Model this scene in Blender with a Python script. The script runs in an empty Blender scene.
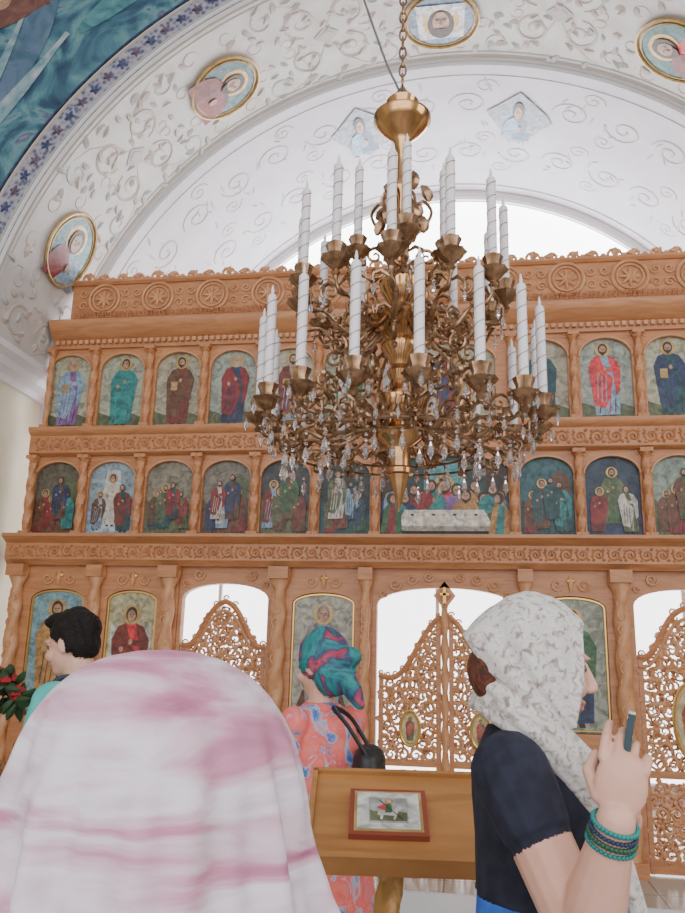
import bpy, math, random, bmesh
import numpy as np
from mathutils import Matrix, Vector
random.seed(7)
pi=math.pi
# ------------------------------------------------------------------ materials
_M={}
def _new(name):
    m=bpy.data.materials.new(name); m.use_nodes=True
    nt=m.node_tree; b=nt.nodes['Principled BSDF']
    return m,nt,b
def mat(name,col,rough=.5,metal=0.,col2=None,scale=8.,kind='noise',lo=.4,hi=.6,bump=0.,stretch=(1,1,1),spec=None,emit=0,distort=0.):
    if name in _M: return _M[name]
    m,nt,b=_new(name)
    b.inputs['Roughness'].default_value=rough; b.inputs['Metallic'].default_value=metal
    if spec is not None: b.inputs['Specular IOR Level'].default_value=spec
    b.inputs['Base Color'].default_value=(*col,1)
    if emit:
        b.inputs['Emission Color'].default_value=(*col,1); b.inputs['Emission Strength'].default_value=emit
    if col2 is not None or bump:
        tc=nt.nodes.new('ShaderNodeTexCoord'); mp=nt.nodes.new('ShaderNodeMapping'); mp.inputs['Scale'].default_value=stretch
        nt.links.new(tc.outputs['Object'],mp.inputs['Vector'])
        if kind=='voronoi':
            t=nt.nodes.new('ShaderNodeTexVoronoi'); out=t.outputs['Distance']
        else:
            t=nt.nodes.new('ShaderNodeTexNoise'); t.inputs['Detail'].default_value=5; t.inputs['Distortion'].default_value=distort; out=t.outputs['Fac']
        t.inputs['Scale'].default_value=scale
        nt.links.new(mp.outputs[0],t.inputs['Vector'])
        if col2 is not None:
            r=nt.nodes.new('ShaderNodeValToRGB')
            r.color_ramp.elements[0].position=lo; r.color_ramp.elements[0].color=(*col,1)
            r.color_ramp.elements[1].position=hi; r.color_ramp.elements[1].color=(*col2,1)
            nt.links.new(out,r.inputs['Fac']); nt.links.new(r.outputs['Color'],b.inputs['Base Color'])
        if bump:
            bp=nt.nodes.new('ShaderNodeBump'); bp.inputs['Strength'].default_value=bump; bp.inputs['Distance'].default_value=.02
            nt.links.new(out,bp.inputs['Height']); nt.links.new(bp.outputs['Normal'],b.inputs['Normal'])
    _M[name]=m
    return m
def ramp_mat(name,stops,scale,kind='noise',rough=.6,stretch=(1,1,1),distort=0.,detail=4):
    if name in _M: return _M[name]
    m,nt,b=_new(name); b.inputs['Roughness'].default_value=rough
    tc=nt.nodes.new('ShaderNodeTexCoord'); mp=nt.nodes.new('ShaderNodeMapping'); mp.inputs['Scale'].default_value=stretch
    nt.links.new(tc.outputs['Object'],mp.inputs['Vector'])
    if kind=='voronoi':
        t=nt.nodes.new('ShaderNodeTexVoronoi'); out=t.outputs['Distance']
    else:
        t=nt.nodes.new('ShaderNodeTexNoise'); t.inputs['Detail'].default_value=detail; t.inputs['Distortion'].default_value=distort; out=t.outputs['Fac']
    t.inputs['Scale'].default_value=scale; nt.links.new(mp.outputs[0],t.inputs['Vector'])
    r=nt.nodes.new('ShaderNodeValToRGB'); cr=r.color_ramp
    while len(cr.elements)<len(stops): cr.elements.new(.5)
    for e,(p,c) in zip(cr.elements,stops): e.position=p; e.color=(*c,1)
    nt.links.new(out,r.inputs['Fac']); nt.links.new(r.outputs['Color'],b.inputs['Base Color'])
    _M[name]=m; return m
def paint(r,g,b):
    n='paint_%02d_%02d_%02d'%(r*50,g*50,b*50)
    r,g,b=[x**1.35*.85 for x in (r,g,b)]
    g0=(r+g+b)/3; r,g,b=[x*.86+g0*.14 for x in (r,g,b)]
    return mat(n,(r*.5,g*.5,b*.5),.45,col2=(min(1,r*1.3+.01),min(1,g*1.3+.01),min(1,b*1.3+.01)),scale=18,lo=.32,hi=.68,distort=1.)
WOOD=mat('honey_wood',(.40,.165,.070),.38,col2=(.56,.26,.115),scale=3,lo=.3,hi=.7,stretch=(1,4,6),distort=1.5)
WOODD=mat('carved_wood',(.33,.125,.050),.42,col2=(.50,.22,.095),scale=14,lo=.3,hi=.7)
WOODL=mat('carved_wood_light',(.49,.23,.105),.4,col2=(.63,.33,.165),scale=12,lo=.3,hi=.7)
GOLD=mat('gold_leaf',(.70,.44,.14),.3,.85)
BRASS=mat('brass',(.62,.36,.17),.17,1.,col2=(.36,.20,.10),scale=16,lo=.35,hi=.75)
BRASSD=mat('aged_brass',(.22,.13,.075),.25,.85,col2=(.50,.32,.19),scale=26,lo=.4,hi=.7)
WHITE=mat('white_plaster',(.66,.65,.69),.85,col2=(.72,.70,.74),scale=2)
SKIN=mat('skin',(.62,.34,.25),.5,col2=(.70,.41,.32),scale=9)
# ------------------------------------------------------------------ mesh builder
class MB:
    def __init__(s): s.v=[];s.f=[];s.m=[];s.mats=[]
    def mi(s,m):
        if m not in s.mats: s.mats.append(m)
        return s.mats.index(m)
    def add(s,vs,fs,m):
        o=len(s.v); s.v.extend(tuple(map(float,v)) for v in vs); k=s.mi(m)
        for f in fs: s.f.append(tuple(i+o for i in f)); s.m.append(k)
    def box(s,x0,x1,y0,y1,z0,z1,m):
        s.add([(x0,y0,z0),(x1,y0,z0),(x1,y1,z0),(x0,y1,z0),(x0,y0,z1),(x1,y0,z1),(x1,y1,z1),(x0,y1,z1)],
              [(0,3,2,1),(4,5,6,7),(0,1,5,4),(1,2,6,5),(2,3,7,6),(3,0,4,7)],m)
    def tube(s,pts,r,m,n=6,closed=False):
        P=np.array(pts,float); N=len(P)
        if np.isscalar(r): r=[r]*N
        T=np.zeros_like(P)
        if closed: T=np.roll(P,-1,0)-np.roll(P,1,0)
        else:
            T[1:-1]=P[2:]-P[:-2]; T[0]=P[1]-P[0]; T[-1]=P[-1]-P[-2]
        T/=np.maximum(np.linalg.norm(T,axis=1,keepdims=True),1e-9)
        ref=np.array([0,0,1.]) if abs(T[0][2])<.9 else np.array([1.,0,0])
        vs=[];a=np.cross(T[0],ref);a/=np.linalg.norm(a)
        for i in range(N):
            a=a-T[i]*np.dot(a,T[i]); l=np.linalg.norm(a)
            if l<1e-6: a=np.cross(T[i],ref)
            a/=np.linalg.norm(a); b=np.cross(T[i],a)
            for k in range(n):
                t=2*pi*k/n; vs.append(P[i]+r[i]*(a*math.cos(t)+b*math.sin(t)))
        fs=[]
        for i in range(N if closed else N-1):
            j=(i+1)%N
            for k in range(n):
                k2=(k+1)%n; fs.append((i*n+k,i*n+k2,j*n+k2,j*n+k))
        if not closed:
            fs.append(tuple(range(n-1,-1,-1))); fs.append(tuple((N-1)*n+k for k in range(n)))
        s.add(vs,fs,m)
    def lathe(s,prof,c,m,n=20,lobes=0,amp=0,twist=0):
        vs=[];N=len(prof)
        for r,z in prof:
            for k in range(n):
                t=2*pi*k/n; rr=r*(1+(amp*math.cos(lobes*t-twist*z) if lobes else 0))
                vs.append((c[0]+rr*math.cos(t),c[1]+rr*math.sin(t),c[2]+z))
        fs=[(i*n+k,i*n+(k+1)%n,(i+1)*n+(k+1)%n,(i+1)*n+k) for i in range(N-1) for k in range(n)]
        fs.append(tuple(range(n-1,-1,-1))); fs.append(tuple((N-1)*n+k for k in range(n)))
        s.add(vs,fs,m)
    def ell(s,c,r,m,n=12,k=8,B=None):
        B=np.eye(3) if B is None else np.array(B)
        vs=[];fs=[]
        for i in range(1,k):
            p=pi*i/k
            for j in range(n):
                t=2*pi*j/n
                q=np.array([r[0]*math.sin(p)*math.cos(t),r[1]*math.sin(p)*math.sin(t),r[2]*math.cos(p)])
                vs.append(np.array(c)+q@B)
        vs.append(np.array(c)+np.array([0,0,r[2]])@B); vs.append(np.array(c)+np.array([0,0,-r[2]])@B)
        T=len(vs)-2;Bo=T+1
        for j in range(n):
            j2=(j+1)%n
            fs.append((T,j,j2)); fs.append((Bo,(k-2)*n+j2,(k-2)*n+j))
            for i in range(k-2): fs.append((i*n+j,(i+1)*n+j,(i+1)*n+j2,i*n+j2))
        s.add(vs,fs,m)
    def hull(s,pts,m):
        bm=bmesh.new(); vv=[bm.verts.new(p) for p in pts]
        bmesh.ops.convex_hull(bm,input=vv)
        bmesh.ops.delete(bm,geom=[v for v in bm.verts if not v.link_faces],context='VERTS')
        bm.verts.index_update(); s.add([v.co[:] for v in bm.verts],[tuple(v.index for v in f.verts) for f in bm.faces],m); bm.free()
    def poly(s,pts,mp,m,mpb=None):
        n=len(pts)
        vs=[mp(*p) for p in pts]
        if mpb is None: s.add(vs,[tuple(range(n))],m)
        else:
            vs+= [mpb(*p) for p in pts]
            s.add(vs,[tuple(range(n)),tuple(range(2*n-1,n-1,-1))]+[(i,i+n,(i+1)%n+n,(i+1)%n) for i in range(n)],m)
    def build(s,name,parent=None,smooth=True,ang=40):
        me=bpy.data.meshes.new(name); me.from_pydata(s.v,[],s.f)
        for m in s.mats: me.materials.append(m)
        me.polygons.foreach_set('material_index',s.m)
        me.validate(); me.update()
        bm=bmesh.new(); bm.from_mesh(me); bmesh.ops.recalc_face_normals(bm,faces=bm.faces[:]) ; bm.to_mesh(me); bm.free()
        if smooth:
            me.polygons.foreach_set('use_smooth',[True]*len(me.polygons))
            try: me.set_sharp_from_angle(angle=math.radians(ang))
            except Exception: pass
        o=bpy.data.objects.new(name,me); bpy.context.scene.collection.objects.link(o)
        if parent: o.parent=parent
        return o
def empty(name,loc=(0,0,0),parent=None):
    e=bpy.data.objects.new(name,None); e.location=loc; bpy.context.scene.collection.objects.link(e)
    if parent: e.parent=parent
    return e
# ------------------------------------------------------------------ ornament
def spiral(cx,cz,R,a0,turns=1.4,d=1,n=16,end=.15):
    out=[]
    for i in range(n):
        t=i/(n-1); r=R*(1-(1-end)*t); a=a0+d*2*pi*turns*t
        out.append((cx+r*math.cos(a),cz+r*math.sin(a)))
    return out
def scroll(mb,mp,pts,w,m,n=5):
    N=len(pts); r=[w*(.55+.45*math.sin(pi*min(1,.15+i/(N-1)))) for i in range(N)]
    mb.tube([mp(*p) for p in pts],r,m,n)
def leaf(mb,mp,p,a,L,w,m,bend=.3):
    pts=[];rr=[]
    for i in range(5):
        t=i/4; aa=a+bend*t
        pts.append((p[0]+L*t*math.cos(aa),p[1]+L*t*math.sin(aa))); rr.append(w*(.15+math.sin(pi*min(.97,t*.9+.08))))
    mb.tube([mp(*q) for q in pts],rr,m,5)
def vine(mb,mp,x0,x1,zc,h,m,w=None):
    n=max(1,round((x1-x0)/(h*.95))); st=(x1-x0)/n; w=w or h*.07
    for i in range(n):
        c=x0+(i+.5)*st; s=1 if i%2 else -1
        scroll(mb,mp,[(c-st*.5,zc-s*h*.1)]+spiral(c,zc,h*.40,pi+s*.5,1.5,-s,15),w,m)
        for k in range(4):
            a=k*pi/2+.6*s; leaf(mb,mp,(c+h*.36*math.cos(a),zc+h*.36*math.sin(a)),a+.7*s,h*.22,w*1.3,m)
        leaf(mb,mp,(c,zc),0,h*.1,w*1.8,m)
def fill(mb,mp,inside,bb,r,w,m,leafs=3):
    x0,x1,z0,z1=bb; row=0; z=z0+r*.8
    while z<z1:
        x=x0+r*(.9 if row%2==0 else 1.85); col=0
        while x<x1:
            if inside(x,z):
                s=1 if (row+col)%2 else -1
                scroll(mb,mp,spiral(x,z,r*1.02,random.uniform(0,6.28),1.35,s,14),w,m)
                for k in range(leafs):
                    a=random.uniform(0,6.28); leaf(mb,mp,(x+r*.8*math.cos(a),z+r*.8*math.sin(a)),a+s,r*.75,w*1.4,m,.6*s)
            x+=r*1.9; col+=1
        z+=r*1.66; row+=1
def arch_pts(cx,hw,z0,zs,rise,n=14):
    p=[(cx-hw,z0)]
    for i in range(n+1):
        a=pi-pi*i/n; p.append((cx+hw*math.cos(a),zs+rise*math.sin(a)))
    p.append((cx+hw,z0)); return p
def arch_frame(mb,x0,x1,z0,z1,cx,hw,zb,zs,rise,y0,y1,m,n=14):
    hp=arch_pts(cx,hw,zb,zs,rise,n)
    mb.box(x0,cx-hw,y0,y1,z0,z1,m); mb.box(cx+hw,x1,y0,y1,z0,z1,m)
    if zb>z0+.001: mb.box(cx-hw,cx+hw,y0,y1,z0,zb,m)
    arc=hp[1:-1]
    for i in range(len(arc)-1):
        a,b=arc[i],arc[i+1]
        mb.add([(a[0],y0,a[1]),(b[0],y0,b[1]),(b[0],y0,z1),(a[0],y0,z1)],[(0,1,2,3)],m)
        mb.add([(a[0],y1,a[1]),(b[0],y1,b[1]),(b[0],y1,z1),(a[0],y1,z1)],[(3,2,1,0)],m)
        mb.add([(a[0],y0,a[1]),(b[0],y0,b[1]),(b[0],y1,b[1]),(a[0],y1,a[1])],[(3,2,1,0)],m)
def mould(mb,x0,x1,prof,m):
    n=len(prof)
    mb.add([(x0,y,z) for y,z in prof]+[(x1,y,z) for y,z in prof],
        [(i,(i+1)%n,(i+1)%n+n,i+n) for i in range(n)]+[tuple(range(n-1,-1,-1)),tuple(range(n,2*n))],m)
# ------------------------------------------------------------------ painted figures
def el(cx,cz,a,b,n=16,t0=0,t1=2*pi):
    return [(cx+a*math.cos(t0+(t1-t0)*i/n),cz+b*math.sin(t0+(t1-t0)*i/n)) for i in range(n)]
FACE=paint(.62,.39,.26); HAIRB=paint(.12,.07,.05); HAIRG=paint(.50,.45,.40)
GOLDP=mat('painted_gold',(.36,.235,.085),.4,.3,col2=(.50,.34,.14),scale=20)
def saint(mb,L,cx,z0,h,robe,mantle,hair=HAIRB,beard=True,halo=True,lean=0,book=False):
    X=lambda u:cx+u*h; Z=lambda v:z0+v*h
    T=lambda l:[(X(a+lean*b),Z(b)) for a,b in l]
    mb.poly(T([(-.07,0),(-.02,.0),(-.02,.04),(-.07,.05)]),L(1),HAIRB); mb.poly(T([(.03,0),(.08,0),(.07,.05),(.02,.04)]),L(1),HAIRB)
    mb.poly(T([(-.14,.03),(.15,.04),(.16,.3),(.14,.55),(.17,.70),(.12,.79),(.04,.83),(-.04,.83),(-.12,.79),(-.17,.70),(-.14,.5),(-.15,.25)]),L(2),robe)
    mb.poly(T([(-.15,.16),(-.02,.12),(.06,.30),(.10,.52),(.02,.60),(-.05,.82),(-.13,.79),(-.19,.66),(-.17,.42)]),L(3),mantle)
    mb.poly(T([(.05,.82),(.13,.79),(.20,.66),(.17,.35),(.12,.28),(.11,.55)]),L(3),mantle)
    for k in range(3):
        u=-.11+k*.05; mb.poly(T([(u,.2),(u+.012,.2),(u+.03,.55),(u+.02,.56)]),L(4),robe)
    mb.poly(T([(.02,.06),(.035,.06),(.06,.3),(.05,.3)]),L(4),mantle); mb.poly(T([(.09,.06),(.10,.06),(.115,.25),(.105,.25)]),L(4),HAIRB); mb.poly(T([(-.10,.05),(-.09,.05),(-.07,.14),(-.08,.15)]),L(4),HAIRB)
    if halo: mb.poly(el(X(lean*.9),Z(.90),.095*h,.095*h,18),L(2.5),GOLDP)
    mb.poly(el(X(lean*.9),Z(.905),.058*h,.075*h),L(4),hair)
    mb.poly(el(X(lean*.9),Z(.892),.042*h,.058*h),L(5),FACE)
    if beard: mb.poly(T([(-.04,.88),(-.03,.85),(0,.81),(.03,.85),(.04,.88),(.02,.865),(-.02,.865)]),L(6),hair)
    mb.poly(T([(-.024,.90),(-.008,.90),(-.008,.909),(-.024,.909)]),L(6),HAIRB); mb.poly(T([(.008,.90),(.024,.90),(.024,.909),(.008,.909)]),L(6),HAIRB)
    mb.poly(T([(-.005,.90),(.005,.90),(.008,.878),(-.008,.878)]),L(6),paint(.45,.25,.16))
    mb.poly(T([(.11,.60),(.14,.66),(.02,.66),(.0,.61)]),L(5),mantle)
    mb.poly(el(X(.01+lean*.6),Z(.64),.022*h,.03*h,8),L(6),FACE); mb.poly(el(X(-.08+lean*.5),Z(.57),.025*h,.028*h,8),L(6),FACE)
    if book: mb.poly(T([(-.12,.5),(-.03,.5),(-.03,.62),(-.12,.62)]),L(5),GOLDP)
def bust(mb,L,cx,cz,s,robe,mantle,hair=HAIRB,beard=True,halo=True):
    T=lambda l:[(cx+a*s,cz+b*s) for a,b in l]
    mb.poly(T([(-.42,-.5),(.42,-.5),(.40,-.2),(.30,-.02),(.1,.08),(-.1,.08),(-.30,-.02),(-.40,-.2)]),L(2),robe)
    mb.poly(T([(-.42,-.5),(-.1,-.5),(.1,-.2),(-.06,.08),(-.30,-.02),(-.40,-.2)]),L(3),mantle)
    if halo: mb.poly(el(cx,cz+.22*s,.24*s,.24*s,20),L(1.5),GOLDP)
    mb.poly(el(cx,cz+.20*s,.165*s,.20*s),L(4),hair)
    mb.poly(el(cx,cz+.17*s,.11*s,.145*s),L(5),FACE)
    if beard: mb.poly(T([(-.10,.13),(-.08,.03),(0,-.04),(.08,.03),(.10,.13),(.05,.08),(-.05,.08)]),L(6),hair)
    for u in (-.045,.045): mb.poly(el(cx+u*s,cz+.2*s,.022*s,.012*s,8),L(6),HAIRB)
    mb.poly(T([(-.01,.19),(.01,.19),(.018,.13),(-.018,.13)]),L(6.5),paint(.45,.25,.16))
    mb.poly(el(cx+.08*s,cz-.22*s,.05*s,.08*s,8),L(6),FACE)
def planeL(y0):
    def L(k): return lambda x,z:(x,y0-.0012*k,z)
    return L
# ------------------------------------------------------------------ iconostasis
FL=.15
GRID=[.795,1.29,1.79,2.285,2.80,3.30]
ico=empty('iconostasis')
w=MB(); c=MB(); d=MB()
def FR(y): return lambda x,z:(x,y,z)
w.box(-3.57,3.57,.05,.09,2.46,3.20,WOOD); w.box(-3.50,3.50,.05,.09,3.3,4.2,WOOD)
w.box(-3.34,3.34,-.02,.08,4.38,4.80,WOOD)
mould(w,-3.64,3.64,[(.1,2.23),(-.06,2.23),(-.08,2.255),(-.10,2.275),(-.10,2.405),(-.125,2.42),(-.16,2.44),(-.18,2.455),(-.18,2.48),(.1,2.48)],WOOD)
mould(w,-3.56,3.56,[(.1,3.17),(-.04,3.17),(-.065,3.19),(-.065,3.34),(-.09,3.355),(-.11,3.38),(-.11,3.41),(.1,3.41)],WOOD)
mould(w,-3.46,3.46,[(.1,4.15),(-.035,4.15),(-.045,4.225),(-.09,4.25),(-.13,4.30),(-.16,4.34),(-.16,4.375),(-.12,4.40),(.08,4.40)],WOOD)
mould(w,-3.34,3.34,[(.1,4.76),(-.04,4.76),(-.06,4.78),(-.06,4.80),(.1,4.80)],WOOD)
x=-3.42
while x<3.42: w.box(x,x+.03,-.075,-.03,4.18,4.215,WOODL); x+=.055
vine(c,FR(-.10),-3.6,3.6,2.34,.12,WOODD); vine(c,FR(-.065),-3.5,3.5,3.265,.14,WOODD)
vine(c,FR(-.055),-3.3,3.3,4.46,.08,WOODD)
for i in range(-6,7):
    cx=i*.505
    if abs(cx)>3.2: continue
    for R,r in ((.14,.014),(.105,.008)):
        d.tube([(cx+R*math.cos(t),-.03,4.62+R*math.sin(t)) for t in [2*pi*k/28 for k in range(28)]],r,WOODL,6,True)
    for k in range(8): leaf(d,FR(-.03),(cx,4.62),k*pi/4,.085,.014,WOODL,0)
    for s in (-1,1):
        for q in (-1,1): scroll(d,FR(-.028),spiral(cx+s*.2,4.62+q*.06,.045,0 if s<0 else pi,1.3,s*q,12),.009,WOODL)
n=40
for i in range(n):
    cx=-3.3+6.6*(i+.5)/n; s=1 if i%2 else -1; big=.05 if i%4 else .068
    scroll(d,FR(.0),spiral(cx,4.83,big,pi if s>0 else 0,1.4,-s,14),.014,WOODL); leaf(d,FR(0),(cx,4.83),pi/2,big*1.1,.022,WOODL,.3*s)
    leaf(d,FR(0),(cx,4.83),pi/2+s,.07,.02,WOODL,.3); leaf(d,FR(0),(cx+.08,4.80),pi/2,.05,.03,WOODL,.1)
def pillar(x,z0,z1,r,y,lob=3,tw=40):
    H=z1-z0; pr=[(r*1.25,0),(r*1.25,H*.04),(r*.9,H*.06)]
    k=int(H/.018)
    for i in range(k+1):
        t=i/k; pr.append((r*(.95+.12*math.sin(pi*t)),H*(.08+.80*t)))
    pr+=[(r*1.1,H*.90),(r*.9,H*.915),(r*1.35,H*.95),(r*1.45,H*.97),(r*1.45,H)]
    w.lathe(pr,(x,y,z0),WOODL if lob==2 else WOOD,14,lob,.16,tw)
    w.box(x-r*1.4,x+r*1.4,y-r*1.3,y+r*1.3,z0,z0+H*.05,WOOD); w.box(x-r*1.5,x+r*1.5,y-r*1.5,y+r*1.4,z1-H*.045,z1,WOOD)
PX=[.545,1.04,1.54,2.04,2.54,3.05,3.52]
for s in (-1,1):
    for p in PX:
        pillar(s*p,2.48,3.17,.032,-.035)
        if p<3.5: pillar(s*p,3.41,4.15,.03,-.03)
        else: pillar(s*3.46,3.41,4.15,.025,-.03)
def icon_cell(cx,hw,z0,z1,zs,rise,xa,xb):
    arch_frame(w,xa,xb,z0,z1,cx,hw,z0+.03,zs,rise,-.005,.045,WOOD)
    arc=[(cx+(hw+.006)*math.cos(pi-pi*i/18),-.008,zs+(rise+.006)*math.sin(pi*i/18)) for i in range(19)]
    d.tube(arc,.010,WOODL,5)
    for s in (-1,1):
        scroll(d,FR(-.008),spiral(cx+s*(hw-.01),z1-.035,.026,0,1.2,s,10),.006,WOODL)
for s in (-1,1):
    for k,g in enumerate(GRID):
        a=PX[k];b=PX[k+1]
        xa,xb=sorted((s*a,s*b))
        icon_cell(s*g,.205,2.47,3.18,2.98,.14,xa,xb)
        icon_cell(s*g,.20,3.40,4.16,3.95,.15,max(xa,-3.49),min(xb,3.49))
icon_cell(0,.505,2.47,3.18,3.03,.11,-.545,.545)
icon_cell(0,.42,3.40,4.16,3.95,.16,-.545,.545)
COL=[(.605,.05),(1.29,.072),(2.20,.072),(2.83,.06),(3.52,.07)]
for s in (-1,1):
    for x_,r in COL:
        w.box(s*x_-r*.95,s*x_+r*.95,-.02,.08,FL,2.25,WOOD)
        pillar(s*x_,FL,2.23,r*.74,-.05,2,22)
        zz=FL+.25; q=1
        while zz<2.0:
            scroll(c,FR(-.05-r*.62),spiral(s*x_,zz,r*.62,pi/2*q,1.3,q,12),.008,WOODL); zz+=r*1.3; q=-q
    for xa,xb,hw in ((.66,1.22,.25),(2.27,2.77,.215),(2.89,3.45,.235)):
        a,b=sorted((s*xa,s*xb)); cx=(a+b)/2
        w.box(a-.03,b+.03,.03,.08,FL,2.24,WOOD)
        arch_frame(w,a-.02,b+.02,.98,2.24,cx,hw,1.06,1.95,.09,-.018,.03,WOOD)
        arch_frame(w,a-.02,b+.02,FL,.98,cx,hw,FL+.1,.80,.09,-.03,.03,WOOD)
        fill(c,FR(.02),lambda x,z:True,(cx-hw,cx+hw,.28,.86),.055,.009,WOODD)
        for q in (-1,1):
            scroll(d,FR(-.025),spiral(cx+q*.1,2.12,.05,pi if q>0 else 0,1.4,q,12),.009,WOODL)
        leaf(d,FR(-.025),(cx,2.07),pi/2,.12,.02,WOODL,0)
        w.ell((cx,-.025,2.15),(.035,.01,.02),GOLD)
    a,b=sorted((s*1.36,s*2.13)); cx=(a+b)/2
    arch_frame(w,a,b,FL,2.24,cx,.355,FL,1.98,.12,-.0,.078,WOOD)
    for q in (-1,1):
        scroll(d,FR(-.01),spiral(cx+q*.22,2.17,.05,pi if q>0 else 0,1.4,q,12),.009,WOODL)
        scroll(d,FR(-.01),spiral(cx+q*.33,2.10,.03,pi if q>0 else 0,1.4,q,12),.007,WOODL)
arch_frame(w,-.56,.56,FL,2.24,0,.52,FL,1.96,.13,0,.078,WOOD)
for q in (-1,1):
    for u,zz,rr in ((.12,2.17,.04),(.25,2.15,.045),(.38,2.11,.05),(.47,2.04,.035)):
        scroll(d,FR(-.01),spiral(q*u,zz,rr,pi if q>0 else 0,1.4,q,12),.009,WOODL)
w.build('carcass',ico); c.build('carved_vine',ico); d.build('carved_scrolls',ico)
def door_leaf(x0,x1,topf,z0,med,mside,y=.02,r=.05):
    mb=MB(); t=.035
    mb.box(x0,x0+t,y,y+.04,z0,topf(x0+t/2),WOOD); mb.box(x1-t,x1,y,y+.04,z0,topf(x1-t/2),WOOD)
    mb.box(x0+t*.9,x1-t*.9,y+.003,y+.037,z0+.002,z0+.09,WOOD); mb.box(x0+t*.9,x1-t*.9,y+.003,y+.037,z0+.62,z0+.67,WOOD)
    N=26; pts=[(x0+(x1-x0)*i/N) for i in range(N+1)]
    mb.tube([(u,y+.01,topf(u)) for u in pts],.024,WOOD,6)
    mb.tube([(u,y,topf(u)-.07) for u in pts],.012,WOODL,6)
    ins=lambda x,z:x0+.03<x<x1-.03 and z<topf(x)-.04 and not (z0+.6<z<z0+.69) and not (((x-med[0])/(med[2]+.02))**2+((z-med[1])/(med[3]+.02))**2<1)
    fill(mb,FR(y+.015),ins,(x0,x1,z0+.08,2.1),r,.0125,WOODL,4)
    fill(mb,FR(y+.03),ins,(x0+.03,x1+.03,z0+.12,2.1),r*.9,.009,WOODD,3)
    for i in range(1,N,3):
        u=pts[i]; scroll(mb,FR(y+.01),spiral(u,topf(u)+.025,.028,0,1.3,mside,10),.008,WOODL)
    cx,cz,a,b=med
    mb.poly(el(cx,cz,a,b,28),FR(y-.012),GOLDP,mpb=FR(y+.02))
    mb.tube([(p[0],y-.015,p[1]) for p in el(cx,cz,a,b,28)],.011,GOLD,6,True)
    L=planeL(y-.014)
    mb.poly(el(cx,cz,a*.8,b*.8,24),L(0),paint(.75,.62,.35))
    saint(mb,L,cx,cz-b*.72,b*1.4,paint(.15,.35,.2),paint(.6,.12,.08),beard=True)
    return mb
def royal_top(x):
    u=min(1,abs(x)/.5); return 1.40+.50*(1-u)**1.5+.05*math.sin(u*pi*2.2)
rd=empty('royal_doors',parent=ico)
for s in (-1,1):
    a,b=sorted((s*.03,s*.50))
    door_leaf(a,b,royal_top,FL+.01,(s*.26,1.05,.075,.125),s).build('leaf_%d'%(1 if s<0 else 2),rd)
mb=MB(); pr=[(.03,0)]
for i in range(80): pr.append((.026,.05+1.72*i/79))
pr+=[(.035,1.79),(.01,1.81)]
mb.lathe(pr,(0,.02,FL+.01),WOODL,12,2,.2,30)
mb.poly([(0,1.92),(.085,2.03),(0,2.14),(-.085,2.03)],FR(.0),WOODL,mpb=FR(.04))
mb.poly([(0,1.96),(.055,2.03),(0,2.10),(-.055,2.03)],FR(-.012),WOODD,mpb=FR(.0))
mb.box(-.012,.012,-.025,0,1.97,2.09,GOLD); mb.box(-.035,.035,-.025,0,2.03,2.05,GOLD)
mb.build('center_post',rd)
def deacon_top(c):
    def f(x):
        u=min(1,abs(x-c)/.35); return 1.62+.34*(1-u)**1.3+.05*math.sin(u*pi*2)
    return f
for k,s in enumerate((-1,1)):
    cx=s*1.745
    door_leaf(cx-.345,cx+.345,deacon_top(cx),FL+.01,(cx,1.17,.13,.27),1,r=.052).build('deacon_door_%d'%(k+1),ico)
# ------------------------------------------------------------------ icons
BGc=[paint(.56,.56,.42),paint(.48,.52,.40),paint(.52,.48,.36),paint(.44,.50,.44)]
TE=paint(.03,.36,.36); PU=paint(.35,.18,.45); RB=paint(.32,.07,.05); DR=paint(.38,.04,.05); NV=paint(.05,.10,.22); RD=paint(.85,.03,.06); DT=paint(.03,.16,.18); GR=paint(.10,.25,.12); WH=paint(.68,.66,.60); PK=paint(.7,.35,.3); BR=paint(.25,.13,.07);LB=paint(.33,.5,.65); GROUND=paint(.20,.24,.13); OC=paint(.6,.36,.12)
def board(mb,cx,hw,z0,zs,rise,y,m):
    mb.poly(arch_pts(cx,hw,z0,zs,rise,16),FR(y),m,mpb=FR(y+.02))
t3=[(-3.30,PU,LB),(-2.80,TE,TE),(-2.285,RB,BR),(-1.79,NV,DR),(-1.29,LB,RB),(-.795,OC,GR),(.795,NV,DT),(1.29,LB,RD),(1.79,DT,NV),(2.285,RB,OC),(2.80,TE,PU),(3.30,GR,RD)]
for i,(x,rb,mt) in enumerate(t3):
    mb=MB(); board(mb,x,.205,3.425,3.95,.155,.026,BGc[i%4]); L=planeL(.025)
    mb.poly([(x-.2,3.43),(x+.2,3.43),(x+.2,3.52),(x+.1,3.56),(x-.08,3.53),(x-.2,3.57)],L(.5),GROUND)
    saint(mb,L,x,3.44,.635,rb,mt,hair=HAIRB if i%3 else HAIRG,beard=(i%4!=1),lean=.03*(1 if x<0 else -1),book=i%2==0)
    mb.build('saint_icon',smooth=False)
mb=MB(); board(mb,0,.425,3.425,3.95,.165,.026,BGc[2]); L=planeL(.025)
mb.poly([(-.25,3.45),(.25,3.45),(.22,3.8),(.18,3.98),(-.18,3.98),(-.22,3.8)],L(.6),OC)
saint(mb,L,0,3.45,.62,DR,NV,book=True); mb.build('christ_enthroned_icon',smooth=False)
fe=[-3.30,-2.80,-2.285,-1.79,-1.29,-.795,.795,1.29,1.79,2.285,2.80,3.30]
skies=[paint(.22,.20,.15),paint(.38,.50,.56),paint(.36,.34,.26),paint(.30,.28,.23),paint(.12,.13,.14),paint(.05,.09,.09),paint(.06,.20,.23),paint(.06,.11,.17),paint(.36,.44,.38),paint(.3,.3,.2),paint(.2,.3,.3),paint(.3,.26,.2)]
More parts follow.
